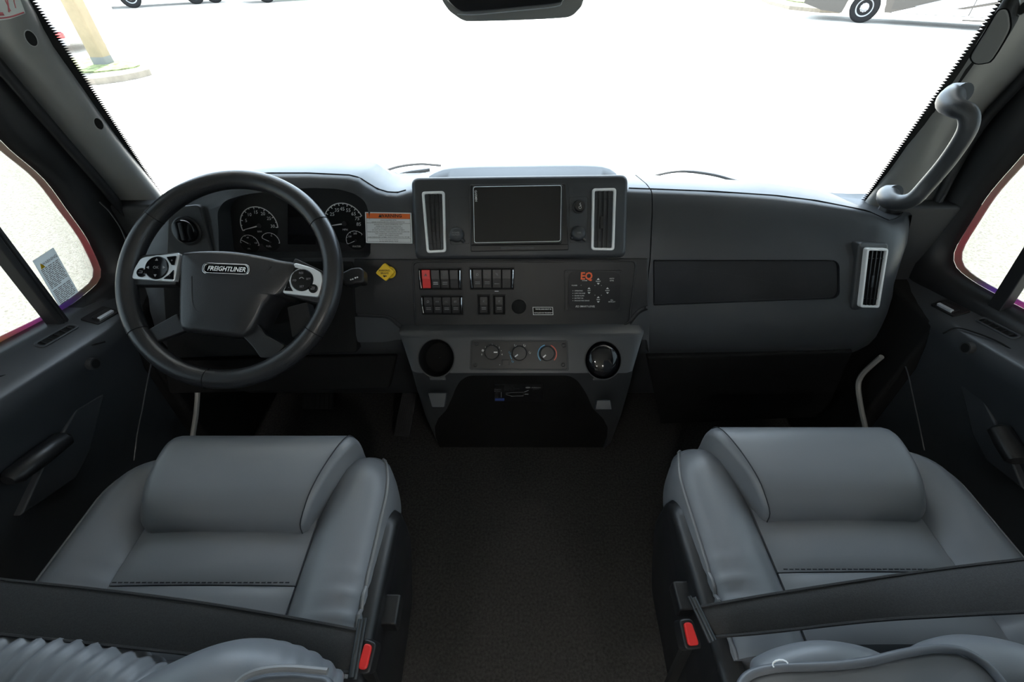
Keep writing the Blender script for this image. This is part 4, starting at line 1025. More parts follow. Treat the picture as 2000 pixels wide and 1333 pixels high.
# ================================================================== SEATS
def seat(mir, label, belt_label):
    T = (lambda x, y, z: V((x, y, z))) if not mir else (lambda x, y, z: V((.085 - x, y + .020, z)))
    t = thing('cab_seat', label, 'seat', tuple(T(-.48, .33, 0)), 'cab seats')
    def sec(cx, hx_, z0, z1, e=.5, n=24):
        """superellipse ring in x,z"""
        out = []
        for k in range(n):
            a = 2 * math.pi * k / n; c_, s_ = math.cos(a), math.sin(a)
            out.append((cx + hx_ * math.copysign(abs(c_) ** e, c_), (z0 + z1) / 2 + (z1 - z0) / 2 * math.copysign(abs(s_) ** e, s_)))
        return out
    Nf = False
    def bolster(name, xi, xo, xof, zin, zout, wr, y0=.165, yf=.522):
        """xi inner seam, xo outer edge, xof outer edge at front"""
        rings = []; ys = [y0 + (yf - y0) * k / 34 for k in range(35)]
        for y in ys:
            tt = (y - y0) / (yf - y0)
            e = max(0, (tt - .70) / .30); xo_ = xo + (xof - xo) * e ** 2.4
            ef = max(0, (tt - .82) / .18); sh = 1 - .55 * (1 - math.sqrt(max(0, 1 - ef * ef)))
            cx = (xi + xo_) / 2; hw = abs(xi - xo_) / 2 + .008
            sec_ = []
            zt = max(zin, zout) + .004 * math.sin(tt * 3)
            n = 26
            for k in range(n):
                a = 2 * math.pi * k / n; c_, s_ = math.cos(a), math.sin(a)
                x = cx + hw * math.copysign(abs(c_) ** .62, c_) * (1 - .06 * (1 - sh))
                fx = (x - min(xi, xo_)) / abs(xi - xo_) if xo_ > xi else 1 - (x - min(xi, xo_)) / abs(xi - xo_)
                fx = min(max(fx, 0), 1)
                ztop = zin + (zout - zin) * math.sin(fx * math.pi * .72) - .0
                zz = (.36 + ztop) / 2 + (ztop - .36) / 2 * sh * math.copysign(abs(s_) ** .62, s_)
                if s_ > 0 and wr:
                    g = math.exp(-((y - .235) / .055) ** 2) * math.exp(-((fx - wr) / .28) ** 2)
                    zz += .0058 * g * math.sin(y * 390 + fx * 2.2)
                sec_.append((x, zz))
            rings.append([T(x, y, z) for x, z in sec_])
        # rounded nose
        last = rings[-1]; cc = sum(last, V((0, 0, 0))) / len(last)
        for k in range(1, 6):
            a = k / 5 * math.pi / 2; rings.append([p.lerp(cc, 1 - math.cos(a)) + V((0, .024 * math.sin(a), 0)) for p in last])
        ki = 3 if xo > xi else 10
        path = [rg[ki] + V(((.0012 if xo > xi else -.0012) * (-1 if mir else 1), 0, .0016)) for rg in rings[:-3]]
        MB().tube(path, .0031, 8).build('piping', 'piping', t)
        return MB().loft(rings).build(name, 'vinyl', t, angle=75)
    bolster('side_bolster', -.345, -.222, -.250, .500, .530, .9)
    bolster('side_bolster', -.620, -.735, -.655, .500, .532, .12)
    # centre cushion: two panels with a stitched joint
    def pan(y0, y1, zc, nm, mt):
        rings = []
        for k in range(11):
            f = k / 10; y = y0 + (y1 - y0) * f; row = []
            e = .006 * (1 - (2 * f - 1) ** 6)
            for j in range(17):
                g = j / 16; x = -.628 + (.290) * g; ee = (1 - (2 * g - 1) ** 8)
                row.append(T(x, y, zc - .006 + e * ee + .004 * math.sin(math.pi * g)))
            row += [T(-.338, y, .40), T(-.628, y, .40)]
            rings.append(row)
        return MB().loft(rings).build(nm, mt, t, angle=60)
    pan(.285, .40, .503, 'centre_panel', 'vinyl'); pan(.185, .283, .503, 'rear_panel', 'vinyl')
    m = MB(); n = 30
    for k in range(n):
        x = -.622 + .278 * (k + .5) / n; m.tube([T(x - .003, .287, .5035), T(x + .003, .287, .5035)], .0009, 5)
    m.build('stitching', 'thread', t)
    # thigh support roll
    prof = [(.372, .470), (.366, .495), (.371, .522), (.392, .542), (.415, .556), (.445, .564), (.480, .567), (.508, .565), (.527, .556), (.536, .538), (.538, .500), (.530, .44), (.45, .43)]
    pr_ = [tuple(p) for p in smooth(prof, 3, True)]
    rings = []; nx = 30
    cxm = (.455, .50)
    xsn = [-.640, -.639, -.636, -.630, -.620] + [-.605 + (.285) * k / 14 for k in range(15)] + [-.308, -.298, -.292, -.289, -.288]
    for i, x in enumerate(xsn):
        lo = (x + .640) / .022; hi = (-.288 - x) / .022
        d = min(lo, hi, 1.0); s = math.sqrt(max(0, 1 - (1 - d) ** 2)); s = .82 + .18 * s
        fx = (x + .640) / .352
        ring = []
        for (y, z) in pr_:
            sk = 0
            fy = (.538 - y) / .168                      # 1 at the rear
            xx = x - max(0, fx - .5) * 2 * .055 * fy + max(0, .5 - fx) * 2 * .014 * fy
            ring.append(T(xx, cxm[0] + (y - cxm[0]) * (s if True else 1), cxm[1] + (z - cxm[1]) * s))
        rings.append(ring)
    MB().loft(rings).build('thigh_support', 'vinyl', t, angle=70)
    # seams on the thigh support ends
    def edge(x, dx): return [T(x - max(0, ((x + .640) / .352) - .5) * 2 * .055 * ((.538 - y) / .168) + dx, y, z + .0012) for y, z in prof[1:10]]
    MB().tube(smooth(edge(-.302, 0), 3), .0010, 6).build('end_seam', 'thread', t)
    # piping round the outer edges
    # lower cushion shell, pedestal, side shield
    m = MB(); m.loft([[T(x, y, z) for x, y in rp(rect(-.715 + i, .16, -.235 - i, .520 - i), .04, 5)] for z, i in ((.20, .05), (.26, .02), (.36, .0), (.42, .005))]); m.build('cushion_shell', 'matte_black', t, angle=50)
    m = MB(); m.loft([[T(x, y, z) for x, y in rp(rect(-.66 + i, .14, -.30 - i, .47), .03, 5)] for z, i in ((0, -.02), (.04, 0), (.21, .02))]); m.build('pedestal', 'matte_black', t, angle=50)
    sh = [(.43, .47), (.40, .49), (.25, .50), (.12, .50), (.06, .46), (.02, .40), (.05, .27), (.15, .22), (.36, .24), (.44, .36)]
    fs_ = Fr(T(-.214, 0, 0), V((0, 1, 0)) if not mir else V((0, 1, 0)), V((0, 0, 1)))
    pts = rp(sh, .03, 4); m = MB(); m.loft([[T(-.214 + d, y, z) for y, z in (inset(pts, i) if i else pts)] for d, i in ((-.02, 0), (0, 0), (.010, .006), (.014, .016))]); m.build('side_shield', 'soft_black', t, angle=50)
    m = MB(); c0 = T(-.197, .262, .452)
    m.loft([[c0 + V((x, d, z)) for x, z in rp(rect(-.020, -.016, .020, .016), .006, 4)] for d in (-.022, -.018, .018, .022)]); kb = m.build('recline_knob', 'soft_black', t, bevel=.003)
    # backrest
    rings = []
    for k in range(15):
        f = k / 14; z = .40 + .86 * f; y = .130 - .26 * f; w = .235 - .03 * f ** 3; th = .11 - .03 * f
        row = []
        for j in range(21):
            g = j / 20 * 2 - 1; bol = .035 * max(0, (abs(g) - .55) / .45) ** 1.3 * (1 - max(0, abs(g) - .9) * 6)
            row.append(T(-.48 + w * g, y + bol - .02 * (abs(g) > .97), z))
        row += [T(-.48 + w * g, y - th, z - .02) for g in (1, .5, 0, -.5, -1)]
        rings.append(row)
    MB().loft(rings).build('backrest', 'vinyl', t, angle=60)
    return t, T
dseat, TD = seat(False, "driver's grey vinyl seat facing the steering wheel", '')
pseat, TP = seat(True, 'passenger grey vinyl seat on the right, in front of the inset strip', '')
# driver backrest roll with gathered pleats (near, bottom left)
def roll(parent, name, P, rad, pleat, mt='vinyl', amp=.0, n=90, fl=1.0, wr=None):
    path = resample(smooth(P, 10), n); rr = []
    for i in range(n):
        f = i / (n - 1); e = math.sqrt(max(.02, 1 - max(0, (abs(2 * f - 1) - .80) / .20) ** 2))
        w = 1 if wr is None else wr(f)
        rr.append(rad * e + amp * w * (abs(math.sin(f * math.pi * pleat)) - .5))
    return MB().tube(path, rr, 28, flat=fl).build(name, mt, parent, angle=80)
roll(dseat, 'gathered_bolster', [hz(-130, 1262, .545), hz(0, 1318, .55), (hz(150, 1352, .55)), hz(270, 1400, .545), hz(400, 1465, .53)], .054, 20, amp=.0065)
ra = roll(dseat, 'inboard_bolster', [hz(235, 1462, .60), hz(340, 1397, .615), hz(455, 1352, .62), hz(555, 1368, .60), hz(630, 1425, .57)], .050, 16, amp=.004, wr=lambda f: max(0, (f - .55) / .45))
pth = [hz(u, v, .675) for u, v in ((455, 1345), (480, 1322), (520, 1309), (570, 1306), (640, 1312))]
MB().tube(smooth(pth, 5), .0035, 8).build('piping', 'piping', dseat)
q = [hz(u, v, .67) for u, v in ((450, 1350), (480, 1324), (520, 1312), (575, 1309), (640, 1316), (660, 1345), (600, 1420), (480, 1420))]
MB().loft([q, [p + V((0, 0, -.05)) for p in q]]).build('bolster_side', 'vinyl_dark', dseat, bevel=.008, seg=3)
# passenger near armrest with thick piping (bottom right)
zc_ = .70
crv = [(1440, 1360), (1452, 1330), (1475, 1314), (1520, 1305), (1580, 1303), (1640, 1300), (1700, 1292), (1760, 1278), (1820, 1268), (1870, 1270), (1905, 1285), (1935, 1308), (1965, 1345)]
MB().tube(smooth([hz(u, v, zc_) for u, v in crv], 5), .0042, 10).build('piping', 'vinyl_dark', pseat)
q = [hz(u, v + 3, zc_ - .003) for u, v in crv] + [hz(1960, 1420, zc_ - .01), hz(1440, 1420, zc_ - .01)]
MB().loft([q, [p + V((.01, 0, -.07)) for p in q]]).build('armrest_top', 'vinyl', pseat, bevel=.006, seg=3)
roll(pseat, 'gathered_bolster', [hz(1780, 1420, .655), hz(1830, 1345, .66), hz(1900, 1318, .66), hz(1990, 1330, .66), hz(2090, 1370, .65)], .036, 1)
roll(pseat, 'inboard_bolster', [hz(1480, 1350, .63), hz(1545, 1318, .64), hz(1620, 1306, .645), hz(1700, 1320, .635), hz(1760, 1360, .62)], .026, 1)
m = MB(); c0 = hz(1523, 1306, .706); m.tube([c0 + V((.006 * math.cos(a * .5), .004 * math.sin(a * .5) + .002, .004 + .004 * math.cos(a * .5))) for a in range(8)], .0008, 6); m.build('loose_thread', 'paper', pseat)
# ------------------------------------------------------------------ seat belts
def belt(label, ups, lows, zs, buck, side, name='seat_belt'):
    c0 = hz(*ups[0], zs[0]); t = thing(name, label, 'seat belt', tuple(c0), 'cab seat belts')
    A = resample(smooth([hz(u, v, z) for (u, v), z in zip(ups, zs)], 6), 30); B = resample(smooth([hz(u, v, z - .012) for (u, v), z in zip(lows, zs)], 6), 30)
    rings = []
    for a, b in zip(A, B):
        n = V((0, .3, 1)).normalized() * .0012; m_ = a.lerp(b, .5) + V((0, 0, .003))
        rings.append([a + n, a.lerp(b, .04) + n * 1.9, m_ + n, a.lerp(b, .96) + n * 1.9, b + n, b - n, m_ - n, a - n])
    MB().loft(rings).build('webbing', 'belt', t, angle=60)
    # woven edge bands
    for f in (.02, .98):
        MB().tube([a.lerp(b, f) + V((0, 0, .0016)) for a, b in zip(A, B)], .0022, 6).build('edge_band', 'belt', t)
    # tongue (dark wire loop) at the buckle end
    e0, e1 = A[-1], B[-1]
    MB().tube([e0 + V((-.002 * side, .012, .004)), e1 + V((-.002 * side, -.004, .004))], .0042, 10).build('tongue', 'metal_dark', t)
    MB().tube([e0 + V((.003 * side, .014, .003)), e1 + V((.003 * side, -.006, .003))], .0030, 10).build('tongue', 'metal_dark', t)
    return t
def buckle(label, u, v, z, side, q, lean):
    c = hz(u, v, z); t = thing('belt_buckle', label, 'buckle', tuple(c), 'seat belt buckles')
    f = Fr(c, V((1, lean, 0)), V((-lean, 1, .25)))
    p = f.pp(q); MB().prism(f, rp(inset(p, -.004), .007), -.030, .0).build('housing', 'soft_black', t, bevel=.003)
    MB().prism(f, rp(inset(p, .0005), .005), -.01, .0045).build('release_button', 'red', t, bevel=.002)
    MB().tube([f.w(0, -.01, -.02), V((c.x - side * .02, c.y - .02, .22))], .010, 8, flat=.5).build('stem', 'matte_black', t)
belt('black belt lying across the driver seat', [(-60, 1120), (0, 1131), (200, 1152), (400, 1178), (600, 1212), (705, 1232)], [(-60, 1236), (0, 1243), (150, 1258), (350, 1279), (550, 1300), (692, 1318)], [.615, .61, .595, .58, .56, .555], None, 1)
buckle('red-buttoned buckle beside the driver seat', 712, 1284, .548, 1, [(698, 1308), (717, 1311), (729, 1261), (713, 1255)], -.1)
belt('black belt lying across the passenger seat', [(2090, 1078), (2000, 1092), (1880, 1106), (1700, 1131), (1500, 1162), (1355, 1188)], [(2090, 1192), (2000, 1199), (1880, 1205), (1700, 1216), (1500, 1238), (1388, 1247)], [.70, .68, .65, .60, .57, .555], None, -1)
buckle('red-buttoned buckle beside the passenger seat', 1350, 1238, .54, -1, [(1343, 1264), (1366, 1262), (1350, 1215), (1333, 1216)], .12)
# ================================================================== PILLAR FITTINGS
socket(61, 75, 6, 15, 1.10, pl); socket(193, 242, 4.5, 11, 1.16, pl); socket(1998, 16, -6, 13, 1.10, pr)
# removable trim cover on the right pillar
def padcover():
    pts = [(1958, 16), (1969, 18), (1974, 40), (1970, 62), (1940, 112), (1926, 120), (1908, 121), (1899, 112), (1902, 100), (1928, 58), (1948, 24)]
    c = onray(1938, 68, 1.105); n = (CAM - c).normalized(); up = (onray(1972, 12, 1.07) - c).normalized(); f = Fr(c, up.cross(n), up)
    p = f.pp(pts); o = [tuple(q) for q in smooth(p, 3, True)]
    b = MB().prism(f, o, -.03, .004).build('trim_cover', 'pillar', pr, bevel=.003, seg=3)
    MB().ring(f, inset(o, -.0022), o, -.02, .0026).build('cover_gap', 'matte_black', pr)
padcover()
# grab handle
t = thing('grab_handle', 'moulded grey grab handle on the right windshield pillar', 'grab handle', tuple(onray(1800, 330, 1.1)))
pth = [(1862, 182, 1.12), (1856, 198, 1.085), (1866, 210, 1.06), (1888, 220, 1.05), (1893, 240, 1.05), (1882, 268, 1.055), (1850, 315, 1.07), (1812, 360, 1.085), (1785, 388, 1.09), (1760, 396, 1.10), (1740, 392, 1.115), (1732, 378, 1.155)]
P = [onray(u, v, d) for u, v, d in pth]
path = resample(smooth(P, 8), 70); rad = []
for i in range(70):
    f = i / 69; rad.append(.0138 + .005 * math.exp(-((f - .10) / .08) ** 2) + .004 * math.exp(-((f - .93) / .08) ** 2) - .001 * math.sin(f * 3.14))
MB().tube(path, rad, 18).build('grip', 'dash', t, angle=80)
MB().lathe(Fr(P[0], V((1, 0, 0)), (P[0] - CAM).normalized().cross(V((1, 0, 0)))), [(.015, -.02), (.015, .002), (.010, .005)], 20).build('mount_boss', 'dash', t)
MB().lathe(Fr(P[-1], V((1, 0, 0)), (P[-1] - CAM).normalized().cross(V((1, 0, 0)))), [(.015, -.02), (.015, .002), (.010, .005)], 20).build('mount_boss', 'dash', t)
# raised seal ridges between pillars and doors
for nm, par, pts, x in (('door_seal', dl, [(-60, 58), (0, 130), (120, 270), (200, 362), (262, 440)], -.905), ('door_seal', dr, [(2060, 82), (2000, 152), (1912, 250), (1842, 372), (1806, 450)], .995)):
    MB().tube(smooth([hx(u, v, x) for u, v in pts], 6), .010, 10).build(nm, 'seal', par)
for par, pts, x in ((dl, [(195, 395), (215, 415), (235, 445), (248, 475)], -.90), (dr, [(1845, 380), (1828, 405), (1812, 430), (1807, 440)], .99)):
    MB().tube(smooth([hx(u, v, x) for u, v in pts], 6), .0016, 6).build('trim_bead', 'dash', par)
struct(MB().prism(Fr(hy(1577, 825, 1.12), V((1, 0, 0)), V((0, .1, 1))), Fr(hy(1577, 825, 1.12), V((1, 0, 0)), V((0, .1, 1))).pp([(1570, 848), (1590, 848), (1586, 806), (1567, 810)]), -.01, .004).build('trim_6', 'dash', bevel=.002))
# ================================================================== PAPER TAG, WINDOW NOTICE
c = onray(5, 15, 1.05); n = (CAM - c).normalized(); f = Fr(c, n.cross(V((0, 0, 1))) * -1, V((0, 0, 1)))
t = thing('paper_tag', 'white paper tag with pink lines hanging at the top of the left pillar', 'tag', tuple(c))
m = MB(); rows = []
q = f.pp([(-80, -90), (24, -70), (36, -10), (50, 26), (20, 37), (-15, 42), (-60, 44), (-100, 44)])
m.prism(f, q, .0, .0008); m.build('sheet', 'tag_paper', t)
m = MB(); ln = lambda a, r=.0009: m.tube([f.w(*f.px(u, v, .001), .0010) for u, v in a], r, 5)
ln(smooth([(-60, 36.5), (-10, 36), (20, 33), (47, 24)], 4)); ln([(12, -10), (16, 8), (18, 24)]); ln([(24, -20), (28, 5), (31, 16)], .0006); ln([(10, 0), (17, 14), (21, 22)], .0006); ln([(-4, 27.5), (7, 27)], .002); m.build('printed_lines', 'pink_ink', t)
gx = XL - .034
def wf():
    o = hx(64, 510, gx); b = hx(104, 484, gx); d = hx(122, 609, gx)
    return Fr(o, b - o, o - d), o, b, d
f, o, b, d = wf(); w_ = (b - o).length; h_ = (o - d).length
t = thing('window_notice', 'printed warning notice stuck on the driver side window', 'notice', tuple(d))
q = [(0, 0), (w_, 0), (w_, -h_), (0, -h_)]
q = [tuple(f.px(u, v)) for u, v in ((64, 510), (104, 484), (159, 582), (122, 609))]
MB().prism(f, q, -.0008, .0006).build('sheet', 'notice_paper', t)
bq = lambda fx, fy: V(q[0]).lerp(V(q[1]), fx).lerp(V(q[3]).lerp(V(q[2]), fx), fy)
ax = (V(q[1]) - V(q[0])).normalized(); rot = math.atan2(ax.y, ax.x)
fl_ = f.at(q[0][0], q[0][1], rot); WW = (V(q[1]) - V(q[0])).length
p = bq(.2, .145); MB().prism(f.at(p.x, p.y, rot), [(-WW * .10, -WW * .09), (WW * .10, -WW * .09), (0, WW * .1)], .0004, .0012).build('warning_triangle', 'yellow', t)
m = MB(); p = bq(.60, .135); m.text(f.at(p.x, p.y, rot), 'WARNING:', 0, 0, WW * .15, h=.0011, bold=.02)
rows_ = [(.06, .94)] * 13
for i in range(24):
    fy = .20 + i * .029
    if i in (13, ): continue
    x = .08; end = .92 if i not in (12, 23) else .55
    while x < end - .05:
        L = random.uniform(.08, .24); L = min(L, end - x)
        a, b_ = bq(x, fy), bq(x + L, fy); e = (bq(.5, fy + .012) - bq(.5, fy))
        m.prism(f, [tuple(a), tuple(b_), tuple(b_ + e), tuple(a + e)], .0004, .0011); x += L + .045
for fy in (.945, .965):
    a, b_ = bq(.15, fy), bq(.88, fy); e = (bq(.5, fy + .007) - bq(.5, fy)); m.prism(f, [tuple(a), tuple(b_), tuple(b_ + e), tuple(a + e)], .0004, .0011)
m.build('lettering', 'grey_ink', t)
# ================================================================== SENSOR HOUSING at the top of the glass
def tyz(u, v): 
    p = wsp(.5, .9); return p
t = thing('mirror_housing', 'dark rounded sensor housing on the glass at the top centre', 'sensor housing', tuple(hy(1005, 5, 1.0)))
gl = wsp(.5, .62); gn = (wsp(.5, 1) - wsp(.5, .2)).normalized()
f = Fr(hy(1005, 10, 1.115), V((1, 0, 0)), V((0, -.42, 1)))
oq = f.pp([(850, -70), (858, -14), (872, 14), (888, 28), (905, 38), (925, 40), (1010, 38), (1090, 34), (1115, 30), (1130, 18), (1140, 0), (1148, -70)])
o = [tuple(p) for p in smooth(oq, 4, True)]
MB().loft([[f.w(x, y, h) for x, y in (inset(o, i) if i else o)] for h, i in ((-.02, 0), (0.0, 0), (.01, .004), (.012, .008))]).build('housing', 'pillar', t, angle=50)
iq = f.pp([(856, -70), (866, -10), (880, 12), (900, 26), (930, 26), (1000, 20), (1085, 11), (1100, 2), (1112, -20), (1115, -70)], .03)
i_ = [tuple(p) for p in smooth(iq, 4, True)]
MB().loft([[f.w(x, y, h) for x, y in (inset(i_, k) if k else i_)] for h, k in ((.005, 0), (.026, .001), (.032, .006))]).build('cover', 'soft_black', t, angle=50)
MB().tube(smooth([f.w(*f.px(u, v, .02), .0215) for u, v in ((893, 27), (930, 27.5), (1000, 21), (1085, 12), (1098, 2), (1106, -10))], 4), .0010, 6).build('cover_edge', 'satin', t)
m = MB()
og = smooth(oq, 14, True); 
for i in range(0, len(og), 1):
    a, b_ = og[i], og[(i + 1) % len(og)]; d_ = (b_ - a)
    if d_.length < 1e-6: continue
    nrm = V((d_.y, -d_.x)).normalized(); cc = V((sum(p.x for p in og) / len(og), sum(p.y for p in og) / len(og)))
    if nrm.dot(a - cc) < 0: nrm = -nrm
    a0 = a + nrm * .0005; b0 = a + d_ * .6 + nrm * .0005; k = a + d_ * .4 + nrm * .0062
    m.flat(f, [tuple(a0), tuple(b0), tuple(k)], -.018)
sd = m.build('dotted_edge', 'frit', t)
# ================================================================== OUTSIDE: hood, wipers
hood = thing('vehicle_hood', 'white sunlit hood of this vehicle beyond the windshield', 'hood', (0.02, 1.9, .3))
rings = []
for k in range(14):
    f_ = k / 13; y = 1.40 + 1.5 * f_; z = .66 - .10 * f_ - .22 * f_ ** 3
    rings.append([V((.02 + (.80 - .10 * f_) * g, y, z - .16 * abs(g) ** 3)) for g in [j / 8 - 1 for j in range(17)]] + [V((.72, y, .2)), V((-.68, y, .2))])
MB().loft(rings).build('hood_skin', 'hood', hood, angle=60)
MB().wbox((-.80, 1.27, .60), (.84, 1.41, .655)).build('cowl', 'body_silver', hood, bevel=.01)
def wiper(label, blade, arm, bar_):
    t = thing('wiper', label, 'wiper', tuple(hy(*blade[0], 1.40)), 'windshield wipers')
    yo = lambda u: wsp(min(max((u - 334) / 1336, 0), 1), .05).y + .035
    g = lambda pts, r, nm, mt, fl=1: MB().tube(smooth([hy(u, v, yo(u)) for u, v in pts], 5), r, 8, flat=fl).build(nm, mt, t)
    g(blade, .0045, 'blade', 'body_silver'); g(arm, .0055, 'arm', 'body_silver'); g(bar_, .0075, 'linkage', 'body_silver')
wiper('windshield wiper resting left of the centre display housing', [(712, 353), (735, 341), (765, 329), (790, 323), (820, 320), (840, 321), (862, 323)], [(722, 355), (750, 349), (775, 343), (800, 337), (840, 332)], [(727, 359), (760, 354), (800, 347), (815, 343)])
wiper('windshield wiper resting above the passenger side dash', [(1243, 350), (1270, 345), (1310, 336), (1345, 335), (1395, 342), (1442, 355)], [(1320, 352), (1380, 355), (1440, 362), (1467, 365)], [(1488, 369), (1520, 374), (1560, 381), (1612, 393)])
# ================================================================== OUTSIDE: lot
G = lambda u, v: hz(u, v, GZ)
def patch(name, pts, z, mt, label, cat, lip_=None):
    q = [G(u, v) for u, v in pts]; m = MB()
    m.loft([[V((p.x, p.y, GZ - .02)) for p in q], [V((p.x, p.y, GZ + z)) for p in q]])
    return m
# planted islands: kerb with turf on top
isl = thing('kerbed_island', 'kerbed grass island around the tan pole', 'island', tuple(G(230, 148)))
cur = [(20, 175), (195, 166), (240, 160), (275, 153), (297, 147), (296, 139), (270, 132), (215, 126), (120, 122), (0, 122)]
patch('k', cur, .14, 'kerb', '', '').build('kerb', 'kerb', isl, bevel=.02)
inn_ = [(20, 160), (195, 156), (240, 151), (270, 146), (280, 142), (262, 136), (215, 130), (120, 126), (0, 126)]
patch('g', inn_, .17, 'grass', '', '').build('turf', 'grass', isl)
pole = thing('lamp_pole', 'tan square lamp pole standing on the left grass island', 'pole', tuple(G(211, 140)))
pb = G(211, 139)
f = Fr(V((pb.x, pb.y, GZ + .17)), V((1, 0, 0)), V((0, 1, 0)))
MB().prism(f, rp(rect(-.16, -.16, .16, .16), .05), .14, 7.0).build('shaft', 'pole', pole); MB().prism(f, rp(rect(-.165, -.165, .165, .165), .05), 0, .15).build('foot', 'pole_foot', pole)
isl2 = thing('kerbed_verge', 'kerbed grass verge beside the taupe motorhome', 'verge', tuple(G(1560, 18)))
patch('k', [(1470, -6), (1500, 8), (1540, 19), (1600, 25), (1640, 26), (1660, -6), (1560, -14)], .16, '', '', '').build('kerb', 'kerb', isl2, bevel=.02)
patch('g', [(1485, -8), (1512, 3), (1550, 12), (1612, 18), (1640, -8), (1560, -16)], .20, '', '', '').build('turf', 'grass', isl2)
isl3 = thing('far_verge', 'grass verge behind the pole in front of the taupe truck', 'verge', tuple(G(195, 12)))
patch('k', [(165, 22), (216, 20), (205, -20), (150, -20)], .12, '', '', '').build('kerb', 'kerb', isl3, bevel=.02)
patch('g', [(168, 16), (212, 14), (202, -22), (152, -24)], .20, '', '', '').build('turf', 'grass', isl3)
def wheel(par, c, ax, r, w, steel='body_silver', holes=10):
    up = V((0, 0, 1)); f = Fr(c, ax.cross(up) * -1, up)
    if f.n.dot(CAM - c) < 0: f = Fr(c, -f.a, up)
    t_ = MB().lathe(f, [(r * .62, -w), (r * .9, -w), (r, -w * .8), (r, -w * .2), (r * .95, -.02), (r * .86, 0), (r * .62, -.02), (r * .60, -.06)], 40).build('tyre', 'tyre', par, angle=50)
    MB().lathe(f, [(r * .61, -.10), (r * .60, -.03), (r * .54, -.05), (r * .42, -.10), (r * .30, -.06), (r * .22, -.02), (r * .12, .0), (.001, .0)], 36).build('rim', steel, t_, angle=40)
    for k in range(holes):
        a = 2 * math.pi * k / holes; MB().prism(f, circ(r * .47 * math.cos(a), r * .47 * math.sin(a), r * .05, 10), -.09, -.066).build('vent_hole', 'matte_black', t_)
        MB().prism(f, circ(r * .28 * math.cos(a + .3), r * .28 * math.sin(a + .3), r * .022, 8), -.06, -.03).build('wheel_nut', 'chrome', t_)
# right motorhome
a = G(1676, 45); b = G(1905, 60); ax = (b - a); ax.z = 0; L = ax.length; ax.normalize(); nrm = V((0, 0, 1)).cross(ax)
if nrm.dot(V((0, 0, 0)) - a) < 0: nrm = -nrm
mh = thing('motorhome', 'taupe and white motorhome parked across the lot on the right', 'motorhome', tuple(a))
FM = Fr(a, ax, V((0, 0, 1)));
if FM.n.dot(-a) < 0: pass
def mp(x, z, h): return a + ax * x + V((0, 0, z)) + nrm * h
class FF:
    def __init__(s): pass
    def w(s, x, y, h=0): return mp(x, y, h)
mf = FF()
arch = [(-2.2, 3.2), (-2.2, .55), (-1.45, .35), (-.72, .30)] + [(.68 * math.cos(R(180 - k * 15)), .48 + .68 * math.sin(R(180 - k * 15))) for k in range(13)] + [(.72, .38), (9, .38), (9, 3.2)]
MB().prism(mf, arch, -2.4, .0).build('side_body', 'body_taupe', mh)
MB().prism(mf, [(-2.2, .55), (-1.45, .35), (-.72, .30), (-.66, .9), (-2.2, 1.1)], -.5, .03).build('front_bumper', 'body_dark', mh)
MB().prism(mf, [(.9, .5), (3.1, .5), (3.1, 1.1), (.9, 1.1)], -.1, .015).build('locker_door', 'body_dark', mh)
MB().prism(mf, [(.95, .40), (9, .40), (9, 2.2), (6.5, 2.2), (3.2, 1.05)], -.1, .025).build('white_sweep', 'body_white', mh)
MB().prism(mf, [(1.6, .62), (3.0, 1.05), (3.15, 1.02), (2.3, .62)], -.1, .035).build('grey_sweep', 'body_silver', mh)
MB().prism(mf, [(2.8, .60), (3.1, .60), (6.5, 1.35), (6.5, 1.5)], -.1, .035).build('brown_sweep', 'body_taupe', mh)
for x in (3.3, 4.6, 5.8): MB().prism(mf, [(x, .42), (x + .03, .42), (x + .03, 1.6), (x, 1.6)], -.1, .033).build('door_gap', 'body_dark', mh)
MB().prism(mf, [(4.8, .82), (7.6, .86), (7.6, .90), (4.8, .86)], -.1, .05).build('awning_rail', 'body_dark', mh)
MB().prism(mf, [(3.2, .26), (7.6, .34), (7.6, .38), (3.2, .30)], -.02, .06).build('step_rail', 'body_dark', mh)
wheel(mh, mp(0, .50, .02), nrm, .50, .3); wheel(mh, mp(6.9, .50, .02), nrm, .50, .3)
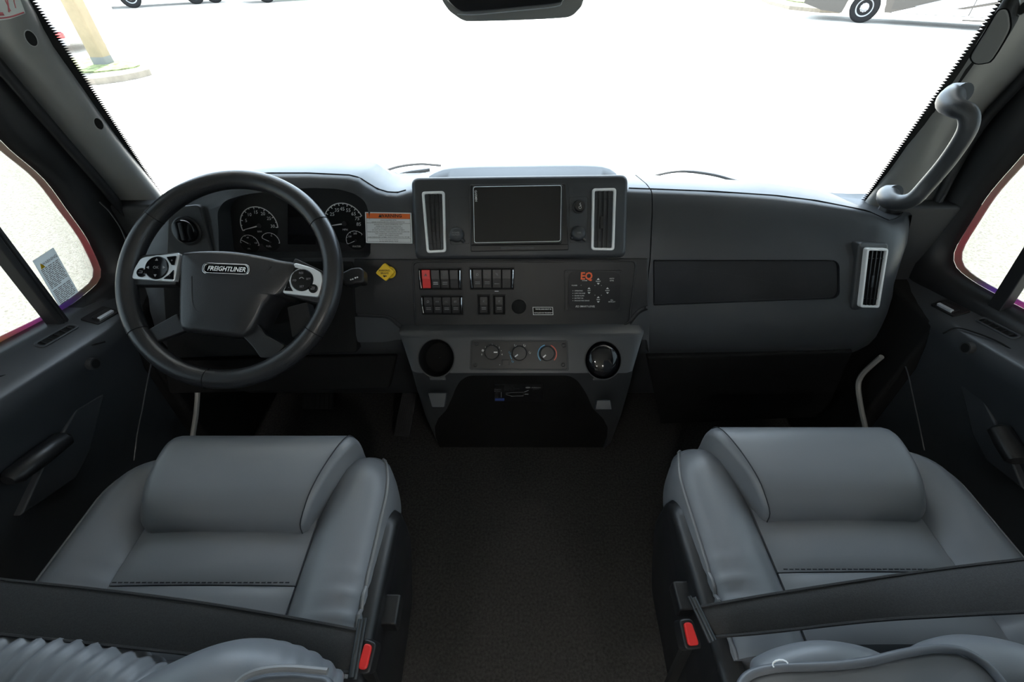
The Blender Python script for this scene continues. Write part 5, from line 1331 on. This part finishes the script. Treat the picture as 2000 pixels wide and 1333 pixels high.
# row of vehicles far left
def vehicle(label, u0, v0, u1, v1, mt, wheels, name='pickup_truck', cat='truck', len_=6.0):
    a_ = G(u0, v0); b_ = G(u1, v1); x_ = b_ - a_; x_.z = 0; sc = x_.length; x_.normalize(); n_ = V((0, 0, 1)).cross(x_)
    if n_.dot(-a_) < 0: n_ = -n_
    t = thing(name, label, cat, tuple(a_), 'vehicles in the far row')
    class Q:
        def w(s, x, y, h=0): return a_ + x_ * x + V((0, 0, y)) + n_ * h
    q = Q()
    MB().prism(q, rp([(-1.0, .45), (len_ - .8, .45), (len_ - .8, 1.9), (len_ * .62, 1.95), (len_ * .55, 2.5), (len_ * .2, 2.5), (len_ * .12, 1.5), (-1.0, 1.35)], .12), -1.9, 0).build('body', mt, t, bevel=.03)
    MB().prism(q, rect(-1.08, .42, -.55, .75), -1.9, .03).build('bumper', 'body_dark', t, bevel=.02)
    MB().prism(q, rect(.6, .40, len_ - 1.8, .55), -.3, .06).build('side_step', 'chrome', t)
    for wx in wheels: wheel(t, q.w(wx, .46, .02), n_, .46, .28, 'body_silver', 6)
    return t
vehicle('taupe pickup truck left of the silver one in the far row', 264, 16, 392, 8, 'body_taupe', (0, 2.9, 3.85), len_=5.4)
vehicle('silver truck farther along the far row', 525, 5.5, 600, 1, 'body_silver', (0, 3.4), len_=6)
# white van beside the left pillar
vn = thing('white_van', 'white van with red tail lamp at the left pillar edge', 'van', tuple(G(140, 106)))
c0 = G(148, 108); 
MB().wbox((c0.x - 2.3, c0.y, GZ + .25), (c0.x, c0.y + 2.4, GZ + 2.7)).build('body', 'body_white', vn, bevel=.12, seg=4)
MB().wbox((c0.x - .32, c0.y - .03, GZ + .40), (c0.x - .04, c0.y + .1, GZ + .54)).build('tail_lamp', 'tail_red', vn, bevel=.03)
MB().wbox((c0.x - .34, c0.y - .03, GZ + .54), (c0.x - .05, c0.y + .1, GZ + .68)).build('lamp_housing', 'body_silver', vn, bevel=.03)
MB().wbox((c0.x - 2.2, c0.y - .08, GZ + .22), (c0.x - .05, c0.y + .1, GZ + .36)).build('rear_bumper', 'body_silver', vn, bevel=.04)
for yy in (): wheel(vn, V((c0.x + .01, c0.y + yy, GZ + .36)), V((1, 0, 0)), .36, .22, 'body_silver', 5)
# ================================================================== added fill lamps, unseen behind the camera
for i, (x, y) in enumerate(((-.6, -1.2), (.65, -1.2), (-.6, -2.6), (.65, -2.6))):
    t = thing('fill_lamp', 'added round fill lamp, %s of the four unseen in the living area' % ('front left', 'front right', 'rear left', 'rear right')[i], 'lamp', (x, y, CZ - .03), 'added fill lamps')
    f = Fr(V((x, y, CZ)), V((1, 0, 0)), V((0, -1, 0)))
    MB().ring(f, circ(0, 0, .09, 28), circ(0, 0, .075, 28), -.0, .02).build('trim_ring', 'satin', t)
    MB().prism(f, circ(0, 0, .074, 28), .0, .012).build('diffuser', 'fill_glow', t)
for o in bpy.data.objects:
    if '_o' in o: del o['_o']
